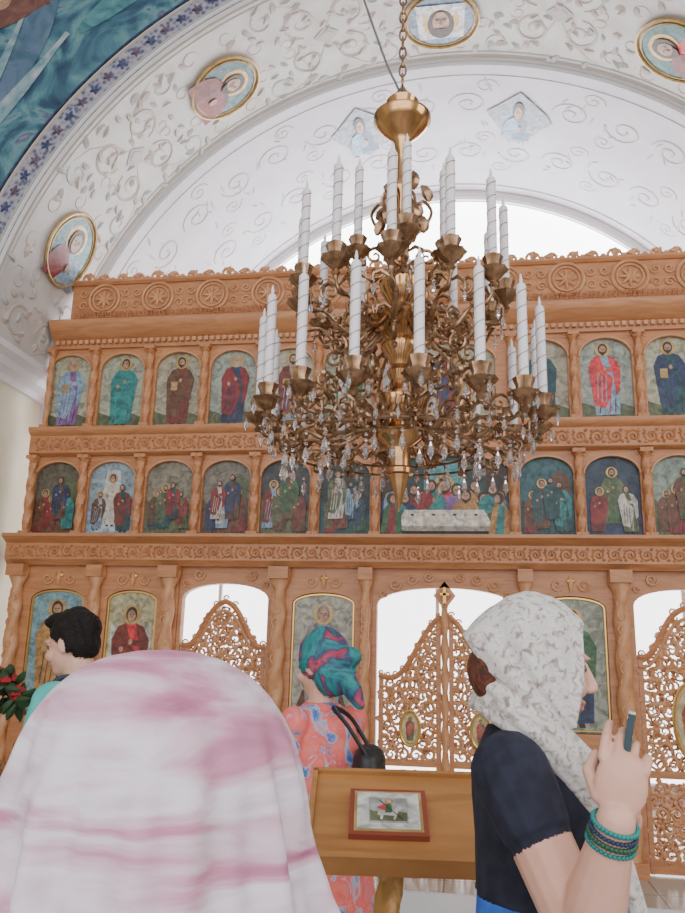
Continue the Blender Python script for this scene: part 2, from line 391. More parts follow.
hills=[BR,LB,GROUND,BR,GROUND,DT,DT,NV,GROUND,BR,GROUND,BR]
robes=[RB,LB,BR,NV,DR,WH,GR,BR,TE,DR,DT,GROUND]
for i,x in enumerate(fe):
    rr=random.Random(i*5+3)
    mb=MB(); board(mb,x,.21,2.495,2.98,.145,.026,skies[i]); L=planeL(.025)
    mb.poly([(x-.205,2.5),(x+.205,2.5),(x+.205,2.66),(x+.12,2.78),(x+.02,2.70),(x-.08,2.84),(x-.15,2.74),(x-.205,2.80)],L(.4),hills[i])
    if i%3==0: mb.poly([(x+.03,2.62),(x+.18,2.62),(x+.18,2.95),(x+.105,3.02),(x+.03,2.95)],L(.6),rr.choice([GROUND,OC,BR]))
    if i==1: mb.poly([(x-.12,2.52),(x+.12,2.52),(x+.06,3.05),(x-.06,3.05)],L(.6),paint(.58,.68,.74))
    k=0
    us=[0.,-.13,.13] if i in (1,7) else ([-.13,.13,-.03,.06,-.08] if i%2 else [-.14,-.05,.13,.04])
    for u in us:
        hh=rr.uniform(.32,.42) if not (i in (1,7) and k==0) else .46
        zz=2.505+(.11 if k>2 else rr.uniform(0,.04)) + (.05 if i in (1,7) and k==0 else 0)
        Lk=lambda q,k=k:planeL(.024-.0045*k)(q)
        saint(mb,Lk,x+u*.95,zz,hh,rr.choice(robes) if k or i!=1 else WH,rr.choice(robes) if k or i!=1 else WH,beard=rr.random()<.6,halo=k<2,lean=-.6*u); k+=1
    mb.build('feast_icon',smooth=False)
mb=MB(); board(mb,0,.515,2.495,3.03,.115,.026,paint(.05,.13,.13)); L=planeL(.025)
mb.poly([(-.16,2.85),(.16,2.85),(.16,3.02),(.1,3.1),(-.1,3.1),(-.16,3.02)],L(.4),paint(.10,.42,.46))
for q in (-1,1): mb.poly([(q*.5,2.8),(q*.34,2.8),(q*.30,3.08),(q*.45,3.1),(q*.5,3.05)],L(.4),paint(.12,.06,.05))
rb=[GR,DR,NV,OC,RB,TE,RD,LB,OC,DR,GR,PU,TE]
us=[-.44,-.37,-.31,-.24,-.17,-.10,0.,.10,.17,.24,.31,.38,.44]
for i in range(13):
    zz=[2.76,2.84,2.74,2.81][i%4] if i!=6 else 2.83
    Lk=lambda q,i=i:planeL(.0235-.005*(i%3))(q)
    bust(mb,Lk,us[i],zz,.27 if i!=6 else .34,rb[i],rb[(i*5+2)%13],beard=i%3!=1,halo=i==6)
L9=planeL(.006)
mb.poly([(-.38,2.57),(.38,2.57),(.31,2.70),(-.31,2.70)],L9(0),paint(.80,.77,.70))
mb.poly([(-.38,2.53),(.38,2.53),(.38,2.57),(-.38,2.57)],L9(0),paint(.5,.45,.4))
for k in range(7): mb.poly(el(-.25+k*.083,2.66,.016,.010,10),L9(1),GOLDP if k%2 else BR)
for q,cc,c2 in ((-.42,GR,DR),(.43,OC,TE)):
    mb.poly([(q-.09,2.50),(q+.09,2.50),(q+.08,2.68),(q+.02,2.78),(q-.05,2.72)],L9(2),cc); mb.poly([(q-.04,2.5),(q+.03,2.5),(q+.04,2.72),(q,2.76)],L9(2.5),c2); mb.poly(el(q,2.79,.038,.048,10),L9(3),HAIRB); mb.poly(el(q-.015*(1 if q>0 else -1),2.785,.022,.034,10),L9(4),FACE)
mb.build('last_supper_icon',smooth=False)
def big_icon(cx,hw,kind,robe,mantle,bg):
    mb=MB(); board(mb,cx,hw+.005,1.065,1.95,.085,.008,bg); L=planeL(.0075)
    mb.tube([(p[0],.002,p[1]) for p in arch_pts(cx,hw-.012,1.08,1.95,.075,16)],.010,GOLD,5,True)
    if kind=='virgin':
        mb.poly([(cx-hw*.9,1.09),(cx+hw*.9,1.09),(cx+hw*.6,1.3),(cx-hw*.6,1.3)],L(.3),BR)
        saint(mb,L,cx,1.10,.86,robe,mantle,hair=mantle,beard=False)
        mb.poly(el(cx+.06,1.66,.035,.045,12),lambda x,z:(x,-.003,z),FACE); mb.poly([(cx+.01,1.44),(cx+.11,1.44),(cx+.10,1.61),(cx+.03,1.61)],lambda x,z:(x,-.002,z),OC)
    elif kind=='angel':
        for q in (-1,1): mb.poly([(cx+q*.05,1.66),(cx+q*.17,1.78),(cx+q*.18,1.5),(cx+q*.12,1.25)],L(.6),WH)
        saint(mb,L,cx,1.10,.82,robe,mantle,beard=False)
    else: saint(mb,L,cx,1.10,.86,robe,mantle,book=True)
    mb.build('large_icon',smooth=False)
big_icon(-.94,.25,'virgin',paint(.40,.44,.46),paint(.36,.34,.34),paint(.54,.53,.46)); big_icon(.94,.25,'christ',NV,GR,paint(.42,.46,.38))
big_icon(-2.52,.215,'angel',RD,RB,paint(.60,.56,.36)); big_icon(-3.17,.235,'christ',BR,OC,paint(.30,.5,.55))
big_icon(2.52,.215,'angel',TE,WH,paint(.62,.58,.36)); big_icon(3.17,.235,'christ',OC,DR,paint(.35,.5,.55))
# ------------------------------------------------------------------ room
R0=3.58; ZC=3.53; YF=-1.01; YB=.30
SOF=ramp_mat('painted_plaster_soffit',[(.25,(.46,.435,.415)),(.5,(.54,.52,.505)),(.75,(.60,.585,.575))],5,detail=7)
ORN1=mat('ornament_tan',(.47,.42,.375),.8); ORN2=mat('ornament_sage',(.43,.45,.44),.8); ORN3=mat('ornament_pink',(.52,.44,.42),.8); ORNW=mat('ornament_white',(.64,.63,.65),.8)
def cyl(R,cz,y):
    return lambda th:(R*math.cos(th),y,cz+R*math.sin(th))
def sheet(mb,A,B,m,n=64,t0=0,t1=pi):
    va=[A(t0+(t1-t0)*i/n) for i in range(n+1)]; vb=[B(t0+(t1-t0)*i/n) for i in range(n+1)]
    mb.add(va+vb,[(i,i+1,i+n+2,i+n+1) for i in range(n)],m)
mb=MB(); T0=.129
sheet(mb,cyl(R0,ZC,YF),cyl(R0,ZC,YB),SOF,64,T0,pi-T0); sheet(mb,cyl(R0+.25,ZC,YF+.01),cyl(R0+.25,ZC,YB),SOF,64,T0,pi-T0)
sheet(mb,cyl(R0,ZC,YB),cyl(R0-.06,ZC,YB),WHITE)
arch=mb.build('ceiling_arch')
def S(off=0):
    return lambda u,v:((R0-off)*math.sin(-u/R0),v,ZC+(R0-off)*math.cos(u/R0))
orn=MB(); UM=R0*(pi/2-T0)-.02
for yy,mm,rr in ((YF+.05,ORN1,.012),(YF+.10,ORN2,.008),(YB-.06,ORN1,.012),(YB-.11,ORN2,.008),(YF+.012,ORNW,.02),(YB-.01,ORNW,.02)):
    orn.tube([S(0)(-UM+2*UM*i/90,yy) for i in range(91)],rr,mm,4)
CY=-.33
step=R0*math.radians(33)
SR=S(-.011)
for k in range(-3,3):
    u0=(k+.5)*step
    for s in (-1,1):
        if abs(u0+s*.5)>UM: continue
        for q in (-1,1):
            scroll(orn,SR,spiral(u0+s*.20,CY+q*.22,.17,(-q)*pi/2,1.6,s*q,26,.1),.024,ORN1)
            scroll(orn,SR,spiral(u0+s*.52,CY+q*.40,.12,(q)*pi/2,1.4,-s*q,22,.1),.021,ORN2)
            scroll(orn,SR,spiral(u0+s*.36,CY+q*.05,.07,0,1.4,s*q,16,.1),.018,ORN3)
            scroll(orn,SR,spiral(u0+s*.85,CY+q*.43,.09,pi,1.4,s*q,18,.1),.018,ORN1)
            scroll(orn,SR,spiral(u0+s*.66,CY+q*.18,.08,pi,1.4,s*q,18,.1),.018,ORN3)
            scroll(orn,SR,[(u0+s*.02,CY+q*.08),(u0+s*.12,CY+q*.30),(u0+s*.3,CY+q*.46),(u0+s*.5,CY+q*.53)],.020,ORN3)
            for j in range(9):
                leaf(orn,SR,(u0+s*(.06+.09*j),CY+q*(.50-.07*(j%3))),random.uniform(0,6.28),.13,.032,(ORN2,ORN1,ORN3)[j%3],.6)
                leaf(orn,SR,(u0+s*(.05+.07*j),CY+q*(.10+.07*(j%3))),random.uniform(0,6.28),.11,.028,(ORN1,ORN3,ORN2)[j%3],.6)
    if abs(u0)<UM-.2:
        orn.poly([(u0-.12,CY),(u0,CY-.10),(u0+.12,CY),(u0,CY+.10)],S(.006),ORN2)
        orn.poly([(u0-.07,CY),(u0,CY-.06),(u0+.07,CY),(u0,CY+.06)],S(.010),ORN3)
orn.build('painted_ornament',arch)
def medallion(deg,kind):
    u0=R0*math.radians(deg); mb=MB()
    if deg>0: base=lambda p,q:(u0-q,CY+p+.03)
    elif deg<0: base=lambda p,q:(u0+q,CY-p+.05)
    else: base=lambda p,q:(u0-p,CY-q+.10)
    def L(k): return lambda p,q:S(.020+.004*k)(*base(p,q))
    A,B=(.31,.34) if kind is not None else (.34,.33)
    A2=lambda f:el(0,0,A*f,B*f,32)
    mb.poly(A2(1.0),L(-1),paint(.50,.38,.22),mpb=L(-5))
    mb.tube([L(1)(*p) for p in A2(1.0)],.014,GOLDP,5,True); mb.tube([L(1)(*p) for p in A2(.88)],.007,GOLDP,5,True)
    bgs={0:paint(.16,.30,.32),1:paint(.20,.42,.46),2:paint(.08,.28,.28),3:paint(.3,.3,.4),None:paint(.30,.42,.58)}
    mb.poly(A2(.88),L(.5),bgs[kind])
    if kind is None:
        mb.poly([(-.22,.19),(.22,.19),(.20,-.20),(-.20,-.20)],L(2),paint(.80,.80,.82))
        mb.poly(el(0,0,.165,.19,24),L(3),GOLDP); mb.poly(el(0,-.03,.12,.165,24),L(4),HAIRB); mb.poly(el(0,0.0,.075,.12,20),L(5),FACE)
        mb.poly([(-.06,-.07),(-.02,-.18),(.02,-.18),(.06,-.07)],L(6),HAIRB)
        for q in (-1,1): mb.poly(el(q*.032,.03,.017,.014,8),L(6),HAIRB)
        mb.poly([(-.008,.03),(.008,.03),(.014,-.03),(-.014,-.03)],L(6),paint(.4,.22,.14))
    else:
        rbm={0:(DR,RB),1:(LB,DR),2:(RD,DR),3:(GR,OC)}[kind]
        bust(mb,L,0,-.03,.58,rbm[0],rbm[1],beard=kind!=1)
    mb.build('saint_medallion',arch,smooth=False)
medallion(0,None); medallion(33,0); medallion(66,1); medallion(-33,2); medallion(-66,3)
V2=ramp_mat('vault_plaster',[(.3,(.42,.40,.43)),(.7,(.50,.48,.51))],2.5,detail=6)
YE=2.8
def vf(t):
    return (R0-.06)+( 3.40-(R0-.06))*t, ZC+(3.89-ZC)*t, YB+(YE-YB)*t
mb=MB(); N=8
for i in range(N): sheet(mb,cyl(*vf(i/N)),cyl(*vf((i+1)/N)),V2)
vault=mb.build('ceiling_altar')
def S2(u,v):
    R,cz,y=vf(v); return (-(R+.009)*math.sin(u/3.5),y,cz+(R+.009)*math.cos(u/3.5))
mb=MB(); VO=mat('vault_relief',(.44,.42,.45),.85); VO2=mat('vault_relief_warm',(.46,.42,.43),.85)
for k in range(-4,5):
    u0=k*1.05
    for v0 in (.25,.62):
        for s in (-1,1):
            sp=spiral(0,0,.20,0,1.6,s,24,.1); mb.tube([S2(u0+s*.25+p,v0+q*.4) for p,q in sp],.018,VO,6)
            sp=spiral(0,0,.12,pi,1.5,-s,18,.1); mb.tube([S2(u0+s*.42+p,v0+.12*s+q*.4) for p,q in sp],.016,VO2,6)
        for j in range(8): leaf(mb,S2,(u0+random.uniform(-.5,.5),v0+random.uniform(-.12,.12)),random.uniform(0,6),.10,.018,VO,.2)
mb.tube([S2(-5+10*i/80,.06) for i in range(81)],.016,VO,4); mb.tube([S2(-5+10*i/80,.93) for i in range(81)],.022,VO,4)
mb.build('vault_relief',vault)
for u0 in (-.76,.90):
    mb=MB()
    def L(k):
        def f(p,q):
            a=S2(u0-p,.34-q*.85); return (a[0],a[1],a[2]-.022-.003*k)
        return f
    mb.poly([(-.33,.05),(-.22,.10),(0,.22),(.30,.06),(.36,0),(.05,-.22),(-.08,-.18)],L(0),paint(.36,.41,.48)); bust(mb,L,0,-.0,.36,paint(.2,.28,.38),LB,beard=False,halo=False)
    mb.build('seraph_panel',vault,smooth=False)
mb=MB()
RL=3.36;n=48
arc=[(RL*math.cos(pi*i/n),3.86+RL*math.sin(pi*i/n)) for i in range(n+1)]
arcO=[(3.9*math.cos(pi*i/n),3.86+3.9*math.sin(pi*i/n)) for i in range(n+1)]
mb.add([(x,YE,z) for x,z in arc]+[(x,YE,z) for x,z in arcO],[(i,i+1,i+n+2,i+n+1) for i in range(n)],WHITE)
mb.box(-4,4,YE,YE+.15,-.0,3.86,WHITE)
mb.build('wall_altar')
PANE=mat('daylight_glass',(.93,.96,1.0),.3,emit=8)
FRM=mat('window_frame_white',(.7,.7,.7),.5)
mb=MB()
mb.poly([(x*.995,3.86+(z-3.86)*.995) for x,z in arc],FR(YE+.12),PANE)
mb.tube([(x,YE+.05,z) for x,z in arc],.04,FRM,6)
mb.build('window_1')
PANE2=mat('daylight_glass_low',(.93,.96,1.0),.3,emit=4)
for k,xc in enumerate((-2.65,-.15,2.45)):
    mb=MB(); ap=arch_pts(xc,.95,.35,2.9,.3,16)  # altar windows, glowing panes extended near the floor to whiten the door gaps
    mb.poly(ap,FR(YE-.01),PANE2,mpb=FR(YE)); mb.tube([(p[0],YE-.02,p[1]) for p in ap],.04,FRM,6,True)
    mb.box(xc-.02,xc+.02,YE-.05,YE-.01,.35,3.2,FRM); mb.box(xc-.95,xc+.95,YE-.05,YE-.01,2.55,2.59,FRM)
    mb.build('window_%d'%(k+2))
mb=MB(); mb.box(-4,-3.9,YB,YE,0,7.6,WHITE); mb.build('wall_altar_left'); mb=MB(); mb.box(3.9,4,YB,YE,0,7.6,WHITE); mb.build('wall_altar_right')
PIER=mat('cream_wall',(.60,.56,.42),.85,col2=(.66,.62,.48),scale=3)
for s,nm in ((-1,'wall_pier_left'),(1,'wall_pier_right')):
    mb=MB(); a,b=sorted((s*3.72,s*6.0)); mb.box(a,b,YF,YB,0,3.75,PIER); mb.build(nm)
mb=MB()
for s in (-1,1):
    pr=[(.0,3.75),(.03,3.75),(.05,3.80),(.11,3.84),(.13,3.90),(.19,3.94),(.19,3.995),(0,3.995)]
    for (o,z),(o2,z2) in zip(pr,pr[1:]):
        x1_,x2_=s*(3.72-o),s*(3.72-o2)
        mb.add([(x1_,YF-o,z),(x1_,YB,z),(x2_,YB,z2),(x2_,YF-o2,z2)],[(0,1,2,3)],WHITE)
        mb.add([(x1_,YF-o,z),(s*6,YF-o,z),(s*6,YF-o2,z2),(x2_,YF-o2,z2)],[(3,2,1,0)],WHITE)
    a,b=sorted((s*3.72,s*6.0)); mb.box(a,b,YF+.001,YB,3.751,3.99,WHITE)
mb.build('trim_1')
FRES=ramp_mat('blue_fresco',[(.25,(.01,.025,.07)),(.40,(.025,.08,.14)),(.5,(.06,.18,.23)),(.58,(.13,.27,.30)),(.66,(.08,.09,.18)),(.8,(.33,.34,.38))],1.8,distort=2.2,detail=9)
BORD=ramp_mat('fresco_border',[(.0,(.05,.06,.14)),(.3,(.12,.13,.21)),(.5,(.28,.28,.34)),(.9,(.40,.39,.43))],22,'voronoi')
mb=MB(); n=72
inn=[(-R0,3.99)]+[(-R0*math.cos(pi*i/n),ZC+R0*math.sin(pi*i/n)) for i in range(n+1) if ZC+R0*math.sin(pi*i/n)>3.99]+[(R0,3.99)]
outp=[]
for x,z in inn:
    dx,dz=x,z-ZC; k=min(6/abs(dx) if abs(dx)>1e-6 else 99,(8.6-ZC)/dz if dz>1e-6 else 99); outp.append((dx*k,ZC+dz*k))
m_=len(inn)
mb.add([(x,YF,z) for x,z in inn]+[(x,YF,z) for x,z in outp],[(i,i+1,i+m_+1,i+m_) for i in range(m_-1)],FRES)
for s in (-1,1):
    cor=[p for p in outp if abs(p[0])<5.999 and p[0]*s>0]; e=max(cor,key=lambda p:p[0]*s)
    sd=[p for p in outp if p[0]*s>5.99]; e2=max(sd,key=lambda p:p[1])
    mb.add([(s*6,YF,8.6),(e[0],YF,e[1]),(e2[0],YF,e2[1])],[(0,1,2)],FRES)
wf=mb.build('wall_front_arch',smooth=False)
mb=MB()
sheet(mb,lambda t:((R0+.0)*math.cos(t),YF-.012,ZC+(R0+.0)*math.sin(t)),lambda t:((R0+.26)*math.cos(t),YF-.012,ZC+(R0+.26)*math.sin(t)),BORD,80,.13,pi-.13)
for rr,tt,m in ((R0+.02,.016,ORNW),(R0+.245,.014,ORN1),(R0+.28,.012,NV),(R0+.05,.01,ORN2)):
    mb.tube([(rr*math.cos(.13+(pi-.26)*i/90),YF-.015,ZC+rr*math.sin(.13+(pi-.26)*i/90)) for i in range(91)],tt,m,5)
for i in range(70):
    t=.15+(pi-.3)*i/69; cx,cz=(R0+.15)*math.cos(t),ZC+(R0+.15)*math.sin(t)
    for k in range(5): leaf(mb,FR(YF-.016),(cx,cz),k*1.257+t,.05,.012,paint(.12,.16,.34) if i%2 else paint(.25,.18,.28),0)
mb.build('fresco_border',wf)
mb=MB(); L=planeL(YF-.003)
def sweep(p0,p1,p2,w0,w1,m,k=1):
    N=14; a=[];b=[]
    for i in range(N+1):
        t=i/N; x=(1-t)**2*p0[0]+2*t*(1-t)*p1[0]+t*t*p2[0]; z=(1-t)**2*p0[1]+2*t*(1-t)*p1[1]+t*t*p2[1]
        dx=2*(1-t)*(p1[0]-p0[0])+2*t*(p2[0]-p1[0]); dz=2*(1-t)*(p1[1]-p0[1])+2*t*(p2[1]-p1[1]); l=math.hypot(dx,dz); wd=(w0+(w1-w0)*t)*(.25+math.sin(pi*min(.96,t+.04)))
        a.append((x-dz/l*wd,z+dx/l*wd)); b.append((x+dz/l*wd,z-dx/l*wd))
    mb.poly(a+b[::-1],L(k),m)
FC1=ramp_mat('fresco_cloud',[(.35,(.10,.24,.30)),(.55,(.26,.36,.40)),(.7,(.42,.43,.47))],5,distort=1.5,detail=8); FC2=ramp_mat('fresco_robe',[(.3,(.03,.10,.16)),(.7,(.12,.18,.28))],5,distort=1.5); FC3=ramp_mat('fresco_teal',[(.3,(.03,.12,.15)),(.7,(.09,.28,.31))],4,distort=2,detail=8)
FC4=ramp_mat('fresco_brown',[(.3,(.08,.03,.03)),(.7,(.22,.10,.08))],5,distort=1.5)
for s in (1,-1):
    sweep((s*-4.3,5.0),(s*-3.7,5.7),(s*-3.1,6.6),.05,.07,FC1,3); sweep((s*-4.8,5.6),(s*-4.3,6.2),(s*-3.9,7.2),.18,.10,FC3,2)
    sweep((s*-4.15,5.2),(s*-3.7,6.0),(s*-3.5,7.0),.04,.04,FC1,3.5)
    sweep((s*-3.7,5.9),(s*-3.3,6.6),(s*-3.3,7.4),.10,.12,FC2,2); sweep((s*-3.0,6.6),(s*-2.6,7.0),(s*-1.6,7.6),.10,.10,FC3,2)
    sweep((s*-4.9,4.6),(s*-4.4,5.2),(s*-4.3,6.0),.12,.10,FC2,1); sweep((s*-2.2,7.2),(s*-1.4,7.5),(s*-.4,7.7),.06,.10,FC1,3)
    sweep((s*-3.9,6.7),(s*-3.7,6.9),(s*-3.3,6.95),.09,.10,FC4,3.6)
    mb.poly(el(s*-3.75,7.05,.14,.15),L(4),BR); mb.poly(el(s*-3.75,7.02,.09,.12),L(5),FACE)
    mb.poly(el(s*-4.30,6.15,.13,.15),L(4),paint(.35,.28,.18)); mb.poly(el(s*-4.30,6.13,.08,.11),L(5),FACE)
mb.build('fresco_figures',wf,smooth=False)
mb=MB(); mb.box(-6.15,-6,-9,YB,0,8.6,PIER); mb.build('wall_left')
mb=MB(); mb.box(6,6.15,-9,YB,0,8.6,PIER); mb.build('wall_right')
mb=MB(); mb.box(-6.15,6.15,-9,YF,8.6,8.75,WHITE); mb.build('ceiling')
FLM,nt,bs=_new('marble_tiles'); tc=nt.nodes.new('ShaderNodeTexCoord'); br=nt.nodes.new('ShaderNodeTexBrick'); br.offset=0; br.inputs['Scale'].default_value=1
br.inputs['Brick Width'].default_value=.45; br.inputs['Row Height'].default_value=.45; br.inputs['Mortar Size'].default_value=.006
br.inputs['Color1'].default_value=(.50,.46,.40,1); br.inputs['Color2'].default_value=(.38,.36,.32,1); br.inputs['Mortar'].default_value=(.2,.18,.16,1)
nt.links.new(tc.outputs['Object'],br.inputs['Vector']); nt.links.new(br.outputs['Color'],bs.inputs['Base Color']); bs.inputs['Roughness'].default_value=.18
mb=MB(); mb.box(-6.15,6.15,-9,YE+.15,-.1,0,FLM); mb.build('floor')
mb=MB(); mb.box(-3.7,3.7,-.75,YE,0,FL,FLM); mb.box(-3.7,3.7,-.78,-.75,0,FL+.005,WHITE); mb.build('floor_platform')
# ------------------------------------------------------------------ chandelier
ch=empty('chandelier'); CX,CYY=-.115,-2.9
mb=MB()
prof=[(.002,2.18),(.012,2.21),(.034,2.30),(.044,2.335),(.06,2.34),(.06,2.36),(.048,2.37),(.048,2.45),(.052,2.46),(.095,2.49),(.105,2.515),(.065,2.54),(.05,2.56),(.07,2.58),(.105,2.64),(.11,2.675),(.065,2.71),(.045,2.76),(.06,2.80),(.042,2.83),(.052,2.86),(.085,2.91),(.085,2.93),(.06,2.95),(.10,3.0),(.15,3.03),(.16,3.05),(.145,3.065),(.07,3.08),(.05,3.12),(.09,3.18),(.10,3.23),(.065,3.28),(.03,3.33),(.04,3.42),(.06,3.45),(.03,3.49),(.022,3.66),(.05,3.70),(.05,3.72),(.022,3.76),(.02,3.90),(.035,3.93),(.035,3.95),(.055,3.98),(.085,4.01),(.115,4.045),(.138,4.075),(.138,4.095),(.10,4.11),(.06,4.12),(.065,4.15),(.078,4.18),(.05,4.21),(.02,4.25),(.004,4.28)]
mb.lathe(prof,(CX,CYY,0),BRASS,32); mb.build('stem',ch)
def cylm(ang):
    ca,sa=math.cos(ang),math.sin(ang)
    return lambda r,z:(CX+r*ca,CYY+r*sa,z)
arms=MB(); cand=MB(); cry=MB(); cups=MB()
WAX=mat('candle_white',(.76,.74,.78),.45); STRP=mat('candle_stripe',(.33,.25,.20),.4,.3)
GLS,nt,bs=_new('crystal'); bs.inputs['Base Color'].default_value=(.80,.78,.80,1); bs.inputs['Roughness'].default_value=.05; bs.inputs['Transmission Weight'].default_value=.9; bs.inputs['IOR'].default_value=1.45
def bez(P,n=16):
    P=[np.array(p,float) for p in P]; out=[]
    Q=[2*P[0]-P[1]]+P+[2*P[-1]-P[-2]]
    seg=len(P)-1
    for s in range(seg):
        for i in range(n//seg+1):
            t=i/(n//seg+1); a,b,c_,d_=Q[s:s+4]
            out.append(tuple(.5*((2*b)+(-a+c_)*t+(2*a-5*b+4*c_-d_)*t*t+(-a+3*b-3*c_+d_)*t**3)))
    out.append(tuple(P[-1])); return out
def drop(x,y,z,s=1):
    cry.lathe([(.001,-.055*s),(.010*s,-.035*s),(.008*s,-.015*s),(.002,0)],(x,y,z),GLS,6)
    cry.ell((x,y,z+.010*s),(.006*s,.006*s,.006*s),GLS,6,4)
def candle(x,y,z,L=.43,r=.020):
    cups.lathe([(.01,-.075),(.020,-.06),(.012,-.045),(.03,-.03),(.045,-.015),(.060,0),(.064,.006),(.048,.009),(.034,.014),(.030,.03),(.040,.055),(.042,.066),(.028,.068)],(x,y,z),BRASSD,16,8,.06)
    cand.lathe([(r,.03),(r,.03+L*.5),(r,L),(r*.7,L+.01),(r*.30,L+.012),(r*.36,L+.03),(r*.10,L+.055)],(x,y,z),WAX,12)
    turns=6; N=turns*9
    cand.tube([(x+r*1.01*math.cos(2*pi*turns*i/N),y+r*1.01*math.sin(2*pi*turns*i/N),z+.05+(L-.06)*i/N) for i in range(N+1)],.0026,STRP,4)
def armset(n,off,R,path,zc,sc,curls,L=.43):
    for i in range(n):
        a=off+2*pi*i/n; M=cylm(a)
        P=bez(path,22); arms.tube([M(*p) for p in P],[.010+.004*math.sin(j*.9) for j in range(len(P))],BRASSD,7)
        candle(*M(R,zc),L=L)
        for (cr,cz,rr,a0,dr) in curls:
            sp=spiral(cr,cz,rr,a0,1.5,dr,18,.12); arms.tube([M(*p) for p in sp],[.009*(1-.5*j/17) for j in range(18)],BRASSD,6)
            for k in range(2):
                aa=a0+k*2.1; leaf(arms,M,(cr+rr*math.cos(aa),cz+rr*math.sin(aa)),aa+dr*.6,rr*.7,.012,BRASSD,.5)
        for t in (.4,.75):
            p=P[int(t*(len(P)-1))]; q=M(*p)
            for s in (-1,1):
                tx,ty=-math.sin(a)*s,math.cos(a)*s
                arms.tube([q,(q[0]+tx*.04,q[1]+ty*.04,q[2]+.03),(q[0]+tx*.07,q[1]+ty*.07,q[2]+.02),(q[0]+tx*.075,q[1]+ty*.075,q[2]-.01)],[.004,.010,.008,.003],BRASSD,5)
                if sc and t>.5: drop(q[0]+tx*.07,q[1]+ty*.07,q[2]-.02,.95)
        if sc>1:
            for k in range(3):
                b=2*pi*k/3+a; q=M(R,zc); drop(q[0]+.055*math.cos(b),q[1]+.055*math.sin(b),q[2]-.014,1.)
low=[(.09,2.62),(.18,2.53),(.30,2.48),(.42,2.52),(.52,2.49),(.59,2.50),(.61,2.54)]
armset(16,.196,.61,low,2.575,2,[(.27,2.57,.065,3.6,-1),(.43,2.62,.055,4.7,1),(.50,2.44,.035,1.2,1),(.36,2.70,.05,3.6,-1)],L=.45)
up=[(.10,3.04),(.18,2.96),(.28,2.95),(.36,3.02),(.43,3.02),(.46,3.06),(.465,3.11)]
armset(12,0,.465,up,3.15,1,[(.22,3.06,.06,3.6,-1),(.34,3.12,.05,4.7,1),(.30,2.88,.05,2.,1)])
armset(4,.2,.20,[(.05,3.3),(.12,3.24),(.18,3.27),(.20,3.33)],3.38,0,[(.12,3.36,.05,3.6,-1)])
for i in range(6):
    M=cylm(i*pi/3); arms.tube([M(*p) for p in bez([(.03,3.45),(.10,3.5),(.14,3.58),(.10,3.64),(.07,3.60)],14)],.008,BRASSD,6)
    for zz in (3.48,3.56,3.64): leaf(arms,M,(.08+.05*random.random(),zz),random.uniform(.5,2.2),.09,.024,BRASSD,.5)
    arms.tube([M(*p) for p in bez([(.10,2.98),(.2,2.86),(.24,2.76),(.16,2.72),(.13,2.78)],14)],.008,BRASSD,6)
for (R,z,n_) in ((.50,2.375,30),(.34,2.38,20)):
    for i in range(n_):
        a=2*pi*i/n_; x,y=CX+R*math.cos(a),CYY+R*math.sin(a)
        drop(x,y,z+.02*math.sin(i*2.3),1.25); cry.ell((x,y,z+.05),(.007,.007,.007),GLS,6,4)
    arms.tube([(CX+R*math.cos(2*pi*i/40),CYY+R*math.sin(2*pi*i/40),z+.07) for i in range(40)],.006,BRASSD,5,True)
arms.build('arms',ch); cand.build('candles',ch); cups.build('drip_cups',ch); cry.build('crystal_drops',ch,smooth=False)
mb=MB(); z=4.28;k=0
while z<8.58:
    pts=[]
    for i in range(12):
        t=2*pi*i/12; u,v=.016*math.cos(t),.034*math.sin(t)
        pts.append((CX+(u if k%2 else 0),CYY+(0 if k%2 else u),z+.03+v))
    mb.tube(pts,.0055,BRASSD,5,True); z+=.052;k+=1
mb.tube(bez([(CX-.02,CYY,4.26),(CX-.13,CYY-.05,4.55),(CX-.55,CYY-.25,5.9),(CX-1.3,CYY-.5,8.6)],24),.006,mat('cable',(.12,.11,.12),.5),5)
mb.build('chain',ch)
# ------------------------------------------------------------------ lectern
le=empty('lectern',(-.022,-3.885,0)); le.rotation_euler=(0,0,math.radians(7))
mb=MB(); W=.235
def sl(u,v,o=0):
    s=math.radians(25); return (u,v*math.cos(s)-o*math.sin(s),1.17+v*math.sin(s)+o*math.cos(s))
def slab(mb,u0,u1,v0,v1,o0,o1,m):
    P=[sl(u0,v0,o0),sl(u1,v0,o0),sl(u1,v1,o0),sl(u0,v1,o0),sl(u0,v0,o1),sl(u1,v0,o1),sl(u1,v1,o1),sl(u0,v1,o1)]
    mb.add(P,[(0,3,2,1),(4,5,6,7),(0,1,5,4),(1,2,6,5),(2,3,7,6),(3,0,4,7)],m)
LW=mat('lectern_wood',(.28,.125,.038),.3,col2=(.40,.19,.062),scale=3,stretch=(1,5,5),lo=.3,hi=.7,distort=1.)
slab(mb,-W,W,-.185,.185,-.02,0,LW); slab(mb,-W-.015,W+.015,-.20,-.18,-.03,.022,LW); slab(mb,-W-.015,W+.015,.18,.195,-.03,.012,LW)
for s in (-1,1): slab(mb,*sorted((s*W,s*(W+.015))),-.19,.19,-.03,.012,LW)
for s in (-1,1):
    u=s*(W-.01); P=[(u,-.15,1.075),(u,.155,1.215),(u,.155,1.10),(u,.06,1.05),(u,-.10,1.05)]
    P2=[(p[0]-s*.02,p[1],p[2]) for p in P]
    mb.add(P+P2,[tuple(range(5)),tuple(range(9,4,-1))]+[(i,(i+1)%5,(i+1)%5+5,i+5) for i in range(5)],LW)
mb.box(-W+.02,W-.02,-.10,.13,1.05,1.07,LW)
pr=[(.05,0)]+[(.031,.03+.81*i/90) for i in range(91)]+[(.04,.85),(.05,.86)]
mb.lathe(pr,(-.03,-.02,.195),mat('turned_gold_wood',(.42,.22,.06),.3,.2),18,3,.28,46)
